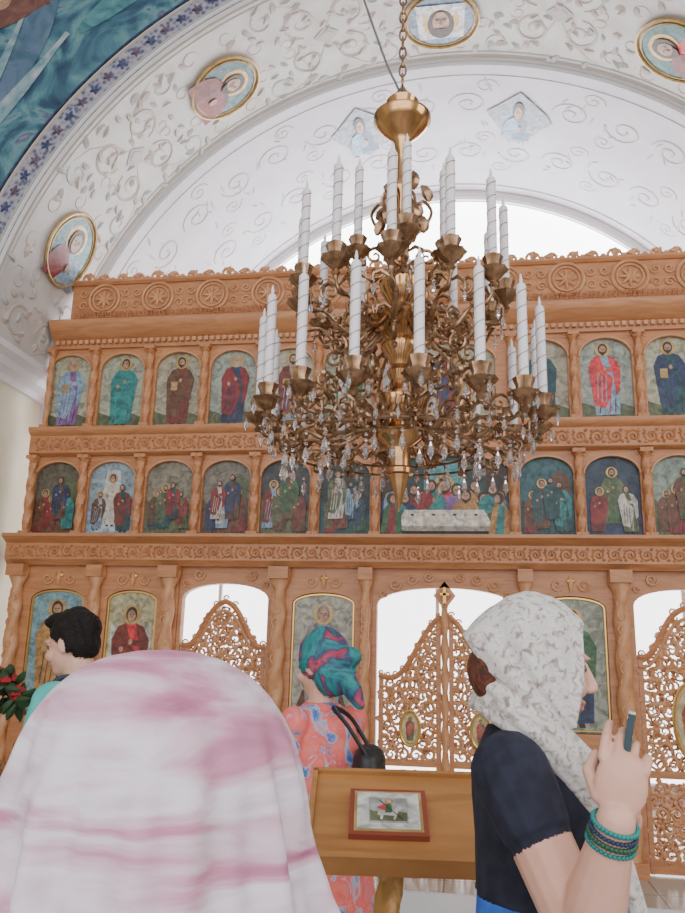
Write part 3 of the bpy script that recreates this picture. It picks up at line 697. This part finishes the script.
mb.box(-.20,.20,-.17,.17,.03,.07,LW); mb.box(-.14,.14,-.12,.12,.07,.13,LW); mb.lathe([(.09,0),(.07,.03),(.05,.07)],(-.03,-.02,.13),LW,20)
for a in (-1,1):
    for b in (-1,1): mb.ell((a*.17,b*.14,.022),(.022,.022,.022),LW)
mb.build('stand',le)
mb=MB(); IO=-.028
def sb(u0,u1,v0,v1,o0,o1,m): slab(mb,u0+IO,u1+IO,v0,v1,o0,o1,m)
sb(-.110,.100,-.105,.090,0,.016,mat('dark_red_frame',(.22,.05,.03),.3)); sb(-.097,.087,-.092,.077,.016,.018,GOLDP); sb(-.089,.079,-.084,.069,.018,.0195,paint(.66,.68,.64))
sb(-.058,.048,-.060,.045,.0195,.021,paint(.46,.50,.48))
def L(k): return lambda x,z:sl(x+IO,z,.0215+.0006*k)
mb.poly([(-.055,-.055),(.045,-.055),(.045,-.02),(0,-.01),(-.03,-.02),(-.055,-.01)],L(.3),GROUND)
mb.poly([(-.035,-.03),(-.03,-.012),(.01,-.010),(.022,.006),(.034,.002),(.028,-.010),(.02,-.018),(.018,-.034),(.012,-.05),(.008,-.05),(.010,-.034),(-.018,-.032),(-.022,-.05),(-.027,-.05),(-.026,-.034)],L(1),WH)
mb.poly([(-.014,-.022),(.004,-.022),(.004,.012),(-.002,.018),(-.010,.016)],L(2),GR); mb.poly([(-.036,.0),(-.012,-.012),(-.006,.015),(-.020,.012)],L(1.5),RD)
mb.poly(el(-.003,.026,.007,.009,10),L(2.5),FACE); mb.poly(el(-.003,.028,.012,.012,12),L(1.4),GOLDP); mb.poly([(-.03,.03),(-.028,.032),(.035,-.05),(.033,-.052)],L(3),HAIRB)
mb.build('framed_icon',le,smooth=False)
# ------------------------------------------------------------------ people
def nrm(v): v=np.array(v,float); return v/np.linalg.norm(v)
class Body:
    def __init__(s): s.p=[]
    def cap(s,a,b,ra,rb,l): s.p.append(('c',np.array(a,float),np.array(b,float),ra,rb,l))
    def ell(s,c,r,l,B=None): s.p.append(('e',np.array(c,float),np.array(r,float),np.eye(3) if B is None else np.array([nrm(q) for q in B]),l))
    def loft(s,secs,l,yaw=0): s.p.append(('l',secs,yaw,l))
    def hull(s,pts,l): s.p.append(('h',pts,l))
    def mesh(s):
        mb=MB(); dm=SKIN
        for p in s.p:
            if p[0]=='c':
                _,a,b,ra,rb,l=p; ax=b-a; Ln=np.linalg.norm(ax); ax=ax/max(Ln,1e-6); pts=[];rr=[]
                for i in range(5):
                    t=-pi/2+pi/2*(i+.25)/4.25 if i else -pi/2+.08
                    pts.append(a+ax*ra*math.sin(t)); rr.append(ra*math.cos(t))
                pts.append(a);rr.append(ra);pts.append(b);rr.append(rb)
                for i in range(1,5):
                    t=pi/2*(i/4) if i<4 else pi/2-.08
                    pts.append(b+ax*rb*math.sin(t)); rr.append(rb*math.cos(t))
                mb.tube(pts,rr,dm,14)
            elif p[0]=='e': mb.ell(p[1],p[2],dm,20,14,p[3])
            elif p[0]=='h': mb.hull(p[1],dm)
            else:
                _,secs,yaw,l=p; vs=[];n=28; cy,sy=math.cos(yaw),math.sin(yaw)
                for (z,cx,cyy,rx,ry) in secs:
                    for k in range(n):
                        t=2*pi*k/n; u,v=rx*math.cos(t),ry*math.sin(t); vs.append((cx+u*cy-v*sy,cyy+u*sy+v*cy,z))
                N=len(secs); fs=[(i*n+k,i*n+(k+1)%n,(i+1)*n+(k+1)%n,(i+1)*n+k) for i in range(N-1) for k in range(n)]
                fs+= [tuple(range(n-1,-1,-1)),tuple((N-1)*n+k for k in range(n))]; mb.add(vs,fs,dm)
        return mb
    def dist(s,P):
        D=np.full((len(s.p),len(P)),9.,np.float32)
        for i,p in enumerate(s.p):
            if p[0]=='c':
                _,a,b,ra,rb,l=p; ab=b-a; t=np.clip(((P-a)@ab)/max(ab@ab,1e-9),0,1); D[i]=np.linalg.norm(P-a-t[:,None]*ab,axis=1)-(ra+(rb-ra)*t)
            elif p[0]=='e':
                q=((P-p[1])@p[3].T)/p[2]; k=np.linalg.norm(q,axis=1); k2=np.linalg.norm(q/p[2],axis=1); D[i]=k*(k-1)/np.maximum(k2,1e-6)
            elif p[0]=='l':
                _,secs,yaw,l=p; S_=np.array(secs); z=np.clip(P[:,2],S_[:,0].min(),S_[:,0].max()); o=np.argsort(S_[:,0])
                cx,cy,rx,ry=[np.interp(z,S_[o,0],S_[o,j]) for j in (1,2,3,4)]
                dx,dy=P[:,0]-cx,P[:,1]-cy; c_,s_=math.cos(yaw),math.sin(yaw); u=dx*c_+dy*s_; v=-dx*s_+dy*c_
                q=np.sqrt((u/rx)**2+(v/ry)**2); k2=np.sqrt((u/rx**2)**2+(v/ry**2)**2)
                dr=q*(q-1)/np.maximum(k2,1e-6); dz=np.abs(P[:,2]-z); D[i]=np.where(dz>0,np.hypot(np.maximum(dr,0),dz),dr)
        return D
    def build(s,name,parent,mats,voxel=.005,it=3,folds={},prio={},fn=None,relabel=None):
        o=s.mesh().build(name+'_tmp',None,False)
        m=o.modifiers.new('r','REMESH'); m.mode='VOXEL'; m.voxel_size=voxel; m.adaptivity=0
        m=o.modifiers.new('s','SMOOTH'); m.factor=.5; m.iterations=it
        dg=bpy.context.evaluated_depsgraph_get(); me=bpy.data.meshes.new_from_object(o.evaluated_get(dg))
        bpy.data.objects.remove(o)
        nv=len(me.vertices); co=np.empty(nv*3); me.vertices.foreach_get('co',co); co=co.reshape(-1,3)
        no=np.empty(nv*3); me.vertices.foreach_get('normal',no); no=no.reshape(-1,3)
        labs=[p[-1] for p in s.p]; uniq=list(mats)
        off=np.array([prio.get(l,0.) for l in labs])[:,None]
        D=s.dist(co)-off; vl=np.array([uniq.index(l) for l in labs])[D.argmin(0)]
        if relabel is not None: vl=relabel(co,vl,uniq)
        for l,(amp,fx,fy,fz) in folds.items():
            k=vl==uniq.index(l); p=co[k]
            dd=np.sin(p[:,0]*fx+p[:,2]*fz*.6+1.3*np.sin(p[:,1]*fy*.7))+.6*np.sin(p[:,1]*fy*1.3+p[:,2]*fz+1.1*np.sin(p[:,0]*fx*.8))
            co[k]=p+no[k]*(dd*amp)[:,None]
        if fn is not None: co=fn(co,no,vl,uniq)
        me.vertices.foreach_set('co',co.ravel())
        nf=len(me.polygons); me.update()
        ls=np.empty(nf,int); me.polygons.foreach_get('loop_start',ls); vi=np.empty(len(me.loops),int); me.loops.foreach_get('vertex_index',vi)
        me.materials.clear()
        for l in uniq: me.materials.append(mats[l])
        me.polygons.foreach_set('material_index',vl[vi[ls]]); me.polygons.foreach_set('use_smooth',[True]*nf); me.update()
        ob=bpy.data.objects.new(name,me); bpy.context.scene.collection.objects.link(ob)
        if parent: ob.parent=parent
        return ob
    def head(s,c,f,u,k=1.,hair=None,skin='skin'):
        f=nrm(f); u=nrm(np.array(u)-f*np.dot(u,f)); r=np.cross(f,u); c=np.array(c,float)
        P=lambda a,b,d_:c+k*(f*a+u*b+r*d_); B=(r,f,u); E=lambda q,rad,l:s.ell(q,[x*k for x in rad],l,B)
        E(P(-.008,.022,0),(.074,.093,.098),skin); E(P(.020,-.035,0),(.062,.070,.085),skin); E(P(.040,-.085,0),(.042,.045,.032),skin); E(P(.062,-.098,0),(.020,.018,.017),skin)
        s.cap(P(.088,.008,0),P(.108,-.030,0),.009*k,.013*k,skin); E(P(.10,-.036,.011),(.009,.010,.008),skin); E(P(.10,-.036,-.011),(.009,.010,.008),skin)
        E(P(.088,-.062,0),(.024,.011,.0065),'lip'); E(P(.086,-.074,0),(.020,.011,.0070),'lip'); E(P(.076,.022,0),(.052,.014,.012),skin)
        for q in (-1,1):
            E(P(.077,.001,q*.031),(.015,.011,.009),'eye'); E(P(.084,.022,q*.033),(.020,.007,.004),'hair' if hair else skin); E(P(.066,-.035,q*.038),(.024,.024,.024),skin)
            E(P(-.008,-.010,q*.077),(.010,.018,.031),skin)
        return P,B
    def hand(s,w_,d_,pn,side,curl=.6,l='skin',thumb=.5,k=1.,fcurl=None):
        d_=nrm(d_); pn=nrm(np.array(pn)-d_*np.dot(pn,d_)); ac=np.cross(d_,pn)*side; w_=np.array(w_,float)
        s.ell(w_+d_*.048*k,(.040*k,.052*k,.015*k),l,(ac,d_,pn))
        s.ell(w_+d_*.035*k+ac*.018*k+pn*.008*k,(.018*k,.032*k,.014*k),l,(ac,d_,pn))
        for j,(o,Ln) in enumerate(((.031,.072),(.0105,.080),(-.0105,.075),(-.031,.060))):
            cu=curl if fcurl is None else fcurl[j]; p=w_+(d_*(.088-.006*abs(j-1))+ac*o)*k; an=.15*cu
            for q,(fr,rr) in enumerate(((.45,.0088),(.31,.0080),(.24,.0072))):
                an+=cu*(.55 if q==0 else .75); dv=d_*math.cos(an)+pn*math.sin(an)+ac*o*.6; e=p+dv*Ln*fr*k
                s.cap(p,e,rr*k,rr*k*.93,l); p=e
        t0=w_+(d_*.025+ac*.030+pn*.006)*k; t1=t0+(d_*.030+ac*(.030-.012*thumb)+pn*(.010+.012*thumb))*k; t2=t1+(d_*.026+ac*(.008-.02*thumb)+pn*.012*thumb)*k
        s.cap(t0,t1,.013*k,.0105*k,l); s.cap(t1,t2,.0105*k,.0085*k,l)
EYE=mat('eye',(.12,.08,.06),.2); LIP=mat('lip',(.45,.18,.15),.5); HB=mat('black_hair',(.006,.005,.006),.6,col2=(.016,.012,.011),scale=60,bump=.4,stretch=(1,1,4),spec=.2)
HA=mat('auburn_hair',(.06,.022,.014),.55,col2=(.14,.045,.028),scale=50,bump=.3,stretch=(1,4,1),spec=.25); SHOE=mat('shoe',(.04,.035,.035),.5)
def legs(B,cx,cy,f,l,hip=.92,sp=.09,foot='shoe',r=(.085,.055,.042)):
    f=nrm((f[0],f[1],0)); rt=np.array([f[1],-f[0],0]); c_=np.array([cx,cy,0])
    for q in (-1,1):
        h=c_+rt*q*sp+np.array([0,0,hip]); kn=c_+rt*q*sp+f*.02+np.array([0,0,.49]); an=c_+rt*q*sp-f*.02+np.array([0,0,.09])
        B.cap(h,kn,r[0],r[1],l); B.cap(kn,an,r[1],r[2],l)
        B.ell(an+f*.06+np.array([0,0,-.045]),(.042,.125,.042),foot,(rt,f,(0,0,1))); B.cap(an,an+np.array([0,0,-.04]),.038,.04,foot)
# --- woman right
KER=ramp_mat('floral_kerchief',[(.30,(.26,.22,.21)),(.40,(.42,.38,.36)),(.47,(.60,.58,.56)),(.60,(.66,.65,.65)),(.68,(.50,.47,.45)),(.76,(.34,.30,.29))],62,rough=.8,distort=.8,detail=2)
BLK=mat('navy_black_cotton',(.007,.009,.022),.85,col2=(.014,.017,.038),scale=30); BLU=mat('blue_cotton',(.02,.10,.50),.8,col2=(.04,.16,.6),scale=12)
wr=empty('woman_in_floral_kerchief')
B=Body(); f=(1,.12,0)
P,_=B.head((.292,-4.650,1.588),(1,.12,-.14),(.05,0,1),.93)
B.cap((.256,-4.63,1.41),(.272,-4.64,1.53),.056,.052,'skin')
B.loft([(1.15,.290,-4.60,.122,.148),(1.20,.290,-4.60,.118,.145),(1.28,.297,-4.60,.125,.148),(1.34,.290,-4.605,.122,.155),(1.40,.268,-4.61,.098,.150),(1.44,.255,-4.62,.07,.120),(1.475,.252,-4.63,.056,.072)],'shirt',.10)
B.ell((.360,-4.66,1.31),(.065,.068,.07),'shirt'); B.ell((.370,-4.55,1.31),(.065,.068,.07),'shirt')
sh=np.array((.230,-4.765,1.410)); elb=np.array((.330,-4.85,1.190)); wri=np.array((.370,-4.925,1.372))
B.ell(sh,(.066,.062,.064),'shirt'); m1=sh+(elb-sh)*.30
B.cap((.245,-4.70,1.42),sh,.06,.064,'shirt'); B.cap(sh,m1,.066,.061,'shirt'); B.cap(m1-(elb-sh)*.15,elb,.053,.047,'skin'); B.cap(elb,elb+(wri-elb)*.35,.047,.045,'skin'); B.cap(elb+(wri-elb)*.35,wri,.045,.028,'skin')
hd=nrm((.20,.03,1)); pn=nrm((.25,.95,-.05))
B.hand(wri+nrm(wri-elb)*.004,hd,pn,1,.55,fcurl=[.55,.85,1.0,1.15],thumb=.7,k=.95)
sh2=np.array((.262,-4.460,1.405)); el2=np.array((.37,-4.455,1.17)); wr2=np.array((.425,-4.70,1.335))
B.ell(sh2,(.064,.06,.062),'shirt'); m2=sh2+(el2-sh2)*.5
B.cap((.255,-4.54,1.42),sh2,.058,.06,'shirt'); B.cap(sh2,m2,.062,.058,'shirt'); B.cap(m2-(el2-sh2)*.15,el2,.048,.042,'skin'); B.cap(el2,wr2,.042,.026,'skin')
B.hand(wr2+nrm(wr2-el2)*.005,(-.02,-.55,1),(-.9,-.3,0),1,.6,thumb=.5,k=.92)
B.loft([(.42,.285,-4.60,.24,.26),(.60,.285,-4.60,.215,.24),(.85,.28,-4.60,.165,.20),(.98,.28,-4.60,.155,.185),(1.10,.29,-4.60,.128,.155),(1.19,.29,-4.60,.121,.150)],'skirt',.10)
legs(B,.28,-4.60,f,'skin',.5,.09)
axu=nrm(elb-sh); hemt=np.linalg.norm(elb-sh)*.46
def rl(co,vl,u):
    k=(vl==u.index('shirt'))|(vl==u.index('skin'))
    t=(co-sh)@axu; rad=np.linalg.norm(co-sh-t[:,None]*axu,axis=1)
    near=k&(rad<.078)&(co[:,1]<-4.765)&(t>0)&(co[:,2]>1.1)&(t<.36)
    vl=vl.copy(); vl[near&(t<hemt)]=u.index('shirt'); vl[near&(t>=hemt)]=u.index('skin')
    return vl
B.build('body',wr,{'skin':SKIN,'shirt':BLK,'skirt':BLU,'eye':EYE,'lip':LIP,'shoe':SHOE},.003,3,{'shirt':(.0018,38,30,26),'skirt':(.006,28,28,3)},relabel=rl)
H=Body()
H.ell((.228,-4.655,1.595),(.060,.070,.078),'hair'); H.ell((.196,-4.675,1.575),(.034,.045,.055),'hair')
H.build('hair',wr,{'hair':HA},.005,6,{'hair':(.0015,60,60,80)})
K=Body(); pts=[]
for i in range(9):
    for j in range(18):
        p=pi*(i+.3)/9; t=2*pi*j/18
        q=(.278+.106*math.sin(p)*math.cos(t),-4.645+.102*math.sin(p)*math.sin(t),1.615+.102*math.cos(p))
        if (q[2]-1.628)>-1.10*(q[0]-.155)+.005 and q[0]<.352: pts.append(q)
pts+=[(.152,-4.66,1.635),(.160,-4.60,1.638),(.158,-4.70,1.628),(.378,-4.62,1.675),(.376,-4.69,1.660),(.372,-4.60,1.65),(.352,-4.72,1.61),(.340,-4.74,1.55),(.345,-4.752,1.480),(.335,-4.745,1.478),(.345,-4.60,1.56),(.285,-4.755,1.54),(.220,-4.735,1.552),(.19,-4.715,1.575)]
K.hull(pts,'k')
def strands(path,offs,r):
    for (ox,oy,oz) in offs:
        for a,b in zip(path,path[1:]): K.cap((a[0]+ox,a[1]+oy,a[2]+oz),(b[0]+ox,b[1]+oy,b[2]+oz),r,r,'k')
band=[(.180,-4.64,1.530),(.196,-4.70,1.520),(.230,-4.742,1.502),(.272,-4.758,1.472),(.315,-4.745,1.436),(.352,-4.735,1.396),(.382,-4.715,1.352)]
strands(band,((0,0,0),(.006,.004,.020),(.012,.012,.038),(-.003,.006,-.018)),.0125)
bk=[(.185,-4.63,1.525),(.20,-4.57,1.51),(.26,-4.53,1.49),(.31,-4.56,1.46),(.35,-4.62,1.42),(.382,-4.70,1.36)]
strands(bk,((0,0,0),(0,0,.02)),.02)
tail=[(.382,-4.715,1.352),(.405,-4.70,1.28),(.43,-4.68,1.20),(.45,-4.67,1.12)]
strands(tail,((0,0,0),(.014,.008,0)),.011)
def kf(co,no,vl,u):
    tip=np.array([.34,-4.74,1.47]); d=co-tip; a=np.arctan2(d[:,2],d[:,0]); r=np.linalg.norm(d,axis=1)
    amp=.0038*np.clip(r/.10,0,1)*np.clip((.27-r)/.08,0,1)*(co[:,2]>1.50)
    return co+no*(amp*np.sin(19*a+3*np.sin(d[:,1]*20)))[:,None]
K.build('kerchief',wr,{'k':KER},.003,3,{'k':(.0014,45,55,38)},fn=kf)
mb=MB(); ax=nrm(wri-elb)
TL=mat('teal_beads',(.01,.22,.21),.35); DG=mat('green_beads',(.02,.09,.05),.35); NB=mat('navy_cord',(.02,.04,.10),.5)
a1=nrm(np.cross(ax,(0,0,1))); a2=np.cross(ax,a1)
for t,m,rr in ((-.004,TL,.0040),(-.015,NB,.0035),(-.025,DG,.0045),(-.035,TL,.0035)):
    cc=wri+ax*t; R=.0310-.06*t*1.2
    for i in range(34):
        q=2*pi*i/34; p=cc+R*(a1*math.cos(q)+a2*math.sin(q)); mb.ell(p,(rr,rr,rr),m,8,6)
mb.build('bracelets',wr)
mb=MB(); mb.box(-.005,.005,-.033,.033,-.062,.062,mat('phone_body',(.02,.05,.06),.25)); mb.box(-.0056,-.005,-.029,.029,-.055,.055,mat('phone_glass',(.05,.09,.10),.1))
ph=mb.build('held_phone',wr,smooth=False); pc=wri+hd*.090+pn*.036; ph.location=tuple(pc); ph.rotation_euler=(0,math.radians(11),math.radians(-12))
# --- man
TEAL=mat('teal_shirt',(.05,.42,.40),.85,col2=(.10,.50,.46),scale=8); JEAN=mat('dark_jeans',(.04,.06,.12),.85)
ma=empty('man_in_teal_shirt'); B=Body(); hx,hy=-1.345,-3.22
f3=(-1,.12,-.22)
P,Bs=B.head((hx-.02,hy,1.600),f3,(-.12,0,1),1.0,hair=True)
B.ell(P(-.024,.042,0),(.085,.102,.094),'hair',Bs); B.ell(P(-.058,-.002,0),(.074,.060,.075),'hair',Bs); B.ell(P(.040,.098,0),(.06,.055,.03),'hair',Bs); B.ell(P(-.03,.0,-.07),(.012,.03,.04),'hair',Bs)
B.cap((hx+.045,hy,1.40),(hx+.02,hy,1.53),.062,.056,'skin')
B.loft([(.90,hx+.04,hy,.13,.185),(1.05,hx+.04,hy,.125,.18),(1.20,hx+.035,hy,.135,.20),(1.33,hx+.04,hy,.13,.215),(1.40,hx+.045,hy,.105,.19),(1.45,hx+.05,hy,.085,.14),(1.49,hx+.045,hy,.068,.08)],'shirt',.1)
for q in (-1,1):
    sh_=np.array((hx+.045,hy+q*.215,1.40)); eb=np.array((hx-.03,hy+q*.25,1.13)); wv=np.array((hx-.24,hy+q*.17,1.05))
    B.ell(sh_,(.075,.07,.07),'shirt'); B.cap(sh_,sh_+(eb-sh_)*.6,.07,.06,'shirt'); B.cap(sh_+(eb-sh_)*.5,eb,.05,.042,'skin'); B.cap(eb,wv,.042,.028,'skin')
    B.hand(wv,(-1,-q*.4,-.1),(0,-q*.6,-1),-q,.7)
legs(B,hx+.04,hy,(-1,.1,0),'jean',.92,.10)
B.loft([(.80,hx+.04,hy,.13,.18),(.93,hx+.04,hy,.13,.18)],'jean',.1)
B.build('body',ma,{'skin':SKIN,'shirt':TEAL,'jean':JEAN,'hair':HB,'eye':EYE,'lip':LIP,'shoe':SHOE},.005,2,{'shirt':(.004,30,24,22),'hair':(.003,90,90,70)})
mb=MB(); pts=bez([(hx-.07,hy-.12,1.18),(hx-.065,hy-.14,1.36),(hx+.03,hy-.135,1.475),(hx+.13,hy-.14,1.42),(hx+.17,hy-.12,1.2)],24)
mb.tube(pts,.014,mat('dark_strap',(.03,.04,.05),.7),6); mb.build('shoulder_strap',ma)
# --- middle woman
mw=empty('woman_in_flower_dress'); B=Body(); hx,hy=-.385,-3.14
SCF=ramp_mat('teal_headscarf',[(.38,(.01,.12,.15)),(.47,(.02,.24,.25)),(.55,(.02,.05,.13)),(.60,(.40,.03,.08)),(.72,(.04,.30,.31))],9,distort=1.)
DRS=ramp_mat('flower_dress',[(.36,(.06,.16,.50)),(.43,(.45,.42,.52)),(.48,(.75,.12,.12)),(.60,(.80,.20,.16)),(.66,(.10,.20,.55))],11,distort=1.2)
P,Bs=B.head((hx,hy,1.545),(-.85,.5,-.15),(0,0,1),.97)
B.ell(P(-.022,.030,0),(.092,.105,.108),'scarf',Bs); B.ell(P(-.06,-.03,0),(.082,.075,.095),'scarf',Bs); B.cap(P(-.10,-.02,0),P(-.16,-.16,.02),.055,.022,'scarf'); B.ell(P(-.13,.01,0),(.05,.05,.045),'scarf',Bs)
B.cap((hx+.01,hy,1.34),(hx,hy,1.47),.052,.048,'skin')
yw=-.5
B.loft([(.45,hx+.02,hy,.24,.27),(.80,hx+.02,hy,.18,.22),(.92,hx+.02,hy,.16,.20),(1.08,hx+.02,hy,.115,.15),(1.20,hx+.02,hy,.13,.165),(1.32,hx+.02,hy,.115,.175),(1.37,hx+.015,hy,.09,.15),(1.41,hx+.01,hy,.058,.075)],'dress',yw)
for q in (-1,1):
    rt=np.array([.5,.85,0]); c0=np.array([hx+.015,hy,0]); sh_=c0+rt*q*.17+np.array([0,0,1.34]); eb=sh_+np.array([-.05,-.01*q,-.26]); wv=eb+np.array([-.17,.10,.03])
    B.ell(sh_,(.06,.06,.058),'dress'); B.cap(sh_,sh_+(eb-sh_)*.35,.057,.052,'dress'); B.cap(sh_+(eb-sh_)*.3,eb,.043,.037,'skin'); B.cap(eb,wv,.037,.024,'skin'); B.hand(wv,(-.8,.5,.1),(0,0,-1),q,.7)
legs(B,hx+.02,hy,(-.85,.5,0),'skin',.5,.08)
B.build('body',mw,{'skin':SKIN,'dress':DRS,'scarf':SCF,'eye':EYE,'lip':LIP,'shoe':SHOE},.0055,2,{'dress':(.005,30,30,10),'scarf':(.004,50,50,45)})
BG=mat('black_bag_leather',(.008,.008,.010),.45)
K=Body(); K.ell((hx+.20,hy-.08,1.17),(.065,.10,.09),'b'); K.ell((hx+.20,hy-.08,1.22),(.058,.085,.06),'b'); K.build('shoulder_bag',mw,{'b':BG},.006,2,{'b':(.003,40,30,30)})
mb=MB(); mb.tube(bez([(hx+.20,hy-.15,1.24),(hx+.13,hy-.15,1.34),(hx+.07,hy-.12,1.40),(hx+.12,hy-.02,1.36),(hx+.20,hy,1.24)],20),.008,BG,6); mb.build('bag_strap',mw)
# --- foreground woman
fw=empty('woman_in_pink_shawl'); B=Body(); hx,hy=-.113,-5.46
PNK=ramp_mat('pink_white_shawl',[(.28,(.34,.10,.20)),(.40,(.52,.22,.34)),(.48,(.62,.44,.54)),(.56,(.70,.65,.74)),(.64,(.62,.52,.62)),(.72,(.48,.36,.40)),(.8,(.38,.30,.44))],5.5,stretch=(.7,1,4.5),distort=.7,detail=6)
P,Bs=B.head((hx,hy,1.475),(-.35,1,-.1),(0,0,1),.98)
B.ell((hx-.004,hy-.01,1.488),(.124,.132,.112),'sh'); B.ell((hx-.002,hy-.05,1.46),(.122,.10,.105),'sh')
B.cap((hx,hy,1.25),(hx,hy,1.42),.06,.055,'skin')
B.loft([(.95,hx,hy,.30,.20),(1.08,hx,hy,.29,.19),(1.18,hx,hy-.01,.275,.175),(1.25,hx,hy-.01,.25,.165),(1.30,hx,hy-.015,.215,.155),(1.35,hx,hy-.02,.175,.145),(1.39,hx,hy-.02,.150,.138),(1.43,hx,hy-.02,.136,.133),(1.48,hx,hy-.015,.127,.13),(1.52,hx,hy-.01,.116,.12)],'sh',-.1)
B.loft([(.30,hx,hy,.27,.23),(.60,hx,hy,.23,.20),(.90,hx,hy,.20,.16),(1.0,hx,hy,.19,.15)],'skirt')
for q in (-1,1):
    sh_=np.array((hx+q*.17,hy,1.24)); eb=np.array((hx+q*.23,hy+.02,1.0)); wv=np.array((hx+q*.12,hy+.20,1.02))
    B.cap(sh_,eb,.06,.05,'sh'); B.cap(eb,wv,.042,.027,'skin'); B.hand(wv,(-q*.6,.8,.1),(0,0,-1),-q,.7)
legs(B,hx,hy,(-.2,1,0),'skin',.4,.08)
def ff(co,no,vl,u):
    a=np.arctan2(co[:,1]-hy,co[:,0]-hx); z=co[:,2]
    amp=.007*np.clip((1.55-z)/.10,0,1)*(vl==u.index('sh'))
    return co+no*(amp*(np.sin(11*a+6*z+1.5*np.sin(3*a+9*z))+.5*np.sin(23*a-8*z)))[:,None]
B.build('body',fw,{'skin':SKIN,'sh':PNK,'skirt':mat('grey_skirt',(.25,.22,.28),.8),'eye':EYE,'lip':LIP,'shoe':SHOE},.006,4,{'sh':(.0025,26,26,20),'skirt':(.006,24,24,3)},fn=ff)
# ------------------------------------------------------------------ flowers on a stand
fl=empty('rose_bouquet_on_stand'); mb=MB(); fx,fy=-2.0,-2.70
mb.lathe([(.14,0),(.13,.03),(.03,.06),(.02,.5),(.035,.55),(.02,.6),(.02,1.0),(.09,1.05),(.10,1.07)],(fx,fy,.0),BRASS,20)
mb.lathe([(.04,0),(.06,.05),(.055,.12),(.035,.17),(.05,.20)],(fx,fy,1.07),BR,18); mb.build('stand_and_vase',fl)
mb=MB(); RR=mat('red_petals',(.30,.01,.015),.6); LF=mat('dark_leaves',(.015,.05,.015),.6)
for i in range(26):
    a=random.uniform(0,6.28); e=random.uniform(.1,1.4); R=.14
    p=(fx+R*math.cos(a)*math.cos(e),fy+R*math.sin(a)*math.cos(e),1.33+R*math.sin(e)*.9)
    mb.tube([(fx,fy,1.25),p],.004,LF,4)
    for k in range(3): mb.lathe([(.008,-.012),(.028-.007*k,.0),(.025-.007*k,.016),(.014-.004*k,.022)],(p[0],p[1],p[2]+.005*k),RR,9,5,.12,k*40)
    for k in range(3): leaf(mb,lambda u,v:(p[0]+u,p[1],p[2]+v),(0,-.02),a+k*2,.08,.018,LF)
mb.build('roses',fl)
# ------------------------------------------------------------------ lights
def area(name,loc,rot,sx,sy,e,col=(1,1,1)):
    l=bpy.data.lights.new(name,'AREA'); l.shape='RECTANGLE'; l.size=sx; l.size_y=sy; l.energy=e; l.color=col
    o=bpy.data.objects.new(name,l); o.location=loc; o.rotation_euler=rot; bpy.context.scene.collection.objects.link(o); return o
area('nave_fill',(0,-8.6,4.2),(math.radians(95),0,0),8,5,250,(1,.97,.94))  # added fill lamp, unseen behind the camera, brightens arch and screen
area('side_fill',(5.7,-4.2,4.5),(math.radians(90),0,math.radians(90)),3,3.5,130,(1,.98,.97))  # added side fill, out of view; no window is built here
wd=bpy.data.worlds.new('sky'); bpy.context.scene.world=wd; wd.use_nodes=True; wd.node_tree.nodes['Background'].inputs[0].default_value=(.96,.94,.98,1); wd.node_tree.nodes['Background'].inputs[1].default_value=1.25
# ------------------------------------------------------------------ camera
cam=bpy.data.cameras.new('camera'); co_=bpy.data.objects.new('camera',cam); bpy.context.scene.collection.objects.link(co_)
p_,y_,r_=[math.radians(a) for a in (13.8,9,1.5)]
F=Vector((-math.sin(y_)*math.cos(p_),math.cos(y_)*math.cos(p_),math.sin(p_))); R_=Vector((math.cos(y_),math.sin(y_),0)); U_=R_.cross(F)
Rr=R_*math.cos(r_)+U_*math.sin(r_); Ur=U_*math.cos(r_)-R_*math.sin(r_)
co_.matrix_world=Matrix(((Rr.x,Ur.x,-F.x,.16),(Rr.y,Ur.y,-F.y,-6.2),(Rr.z,Ur.z,-F.z,1.6),(0,0,0,1)))
cam.sensor_fit='VERTICAL'; cam.sensor_height=24; cam.lens=790/913*24; cam.clip_start=.05
bpy.context.scene.camera=co_
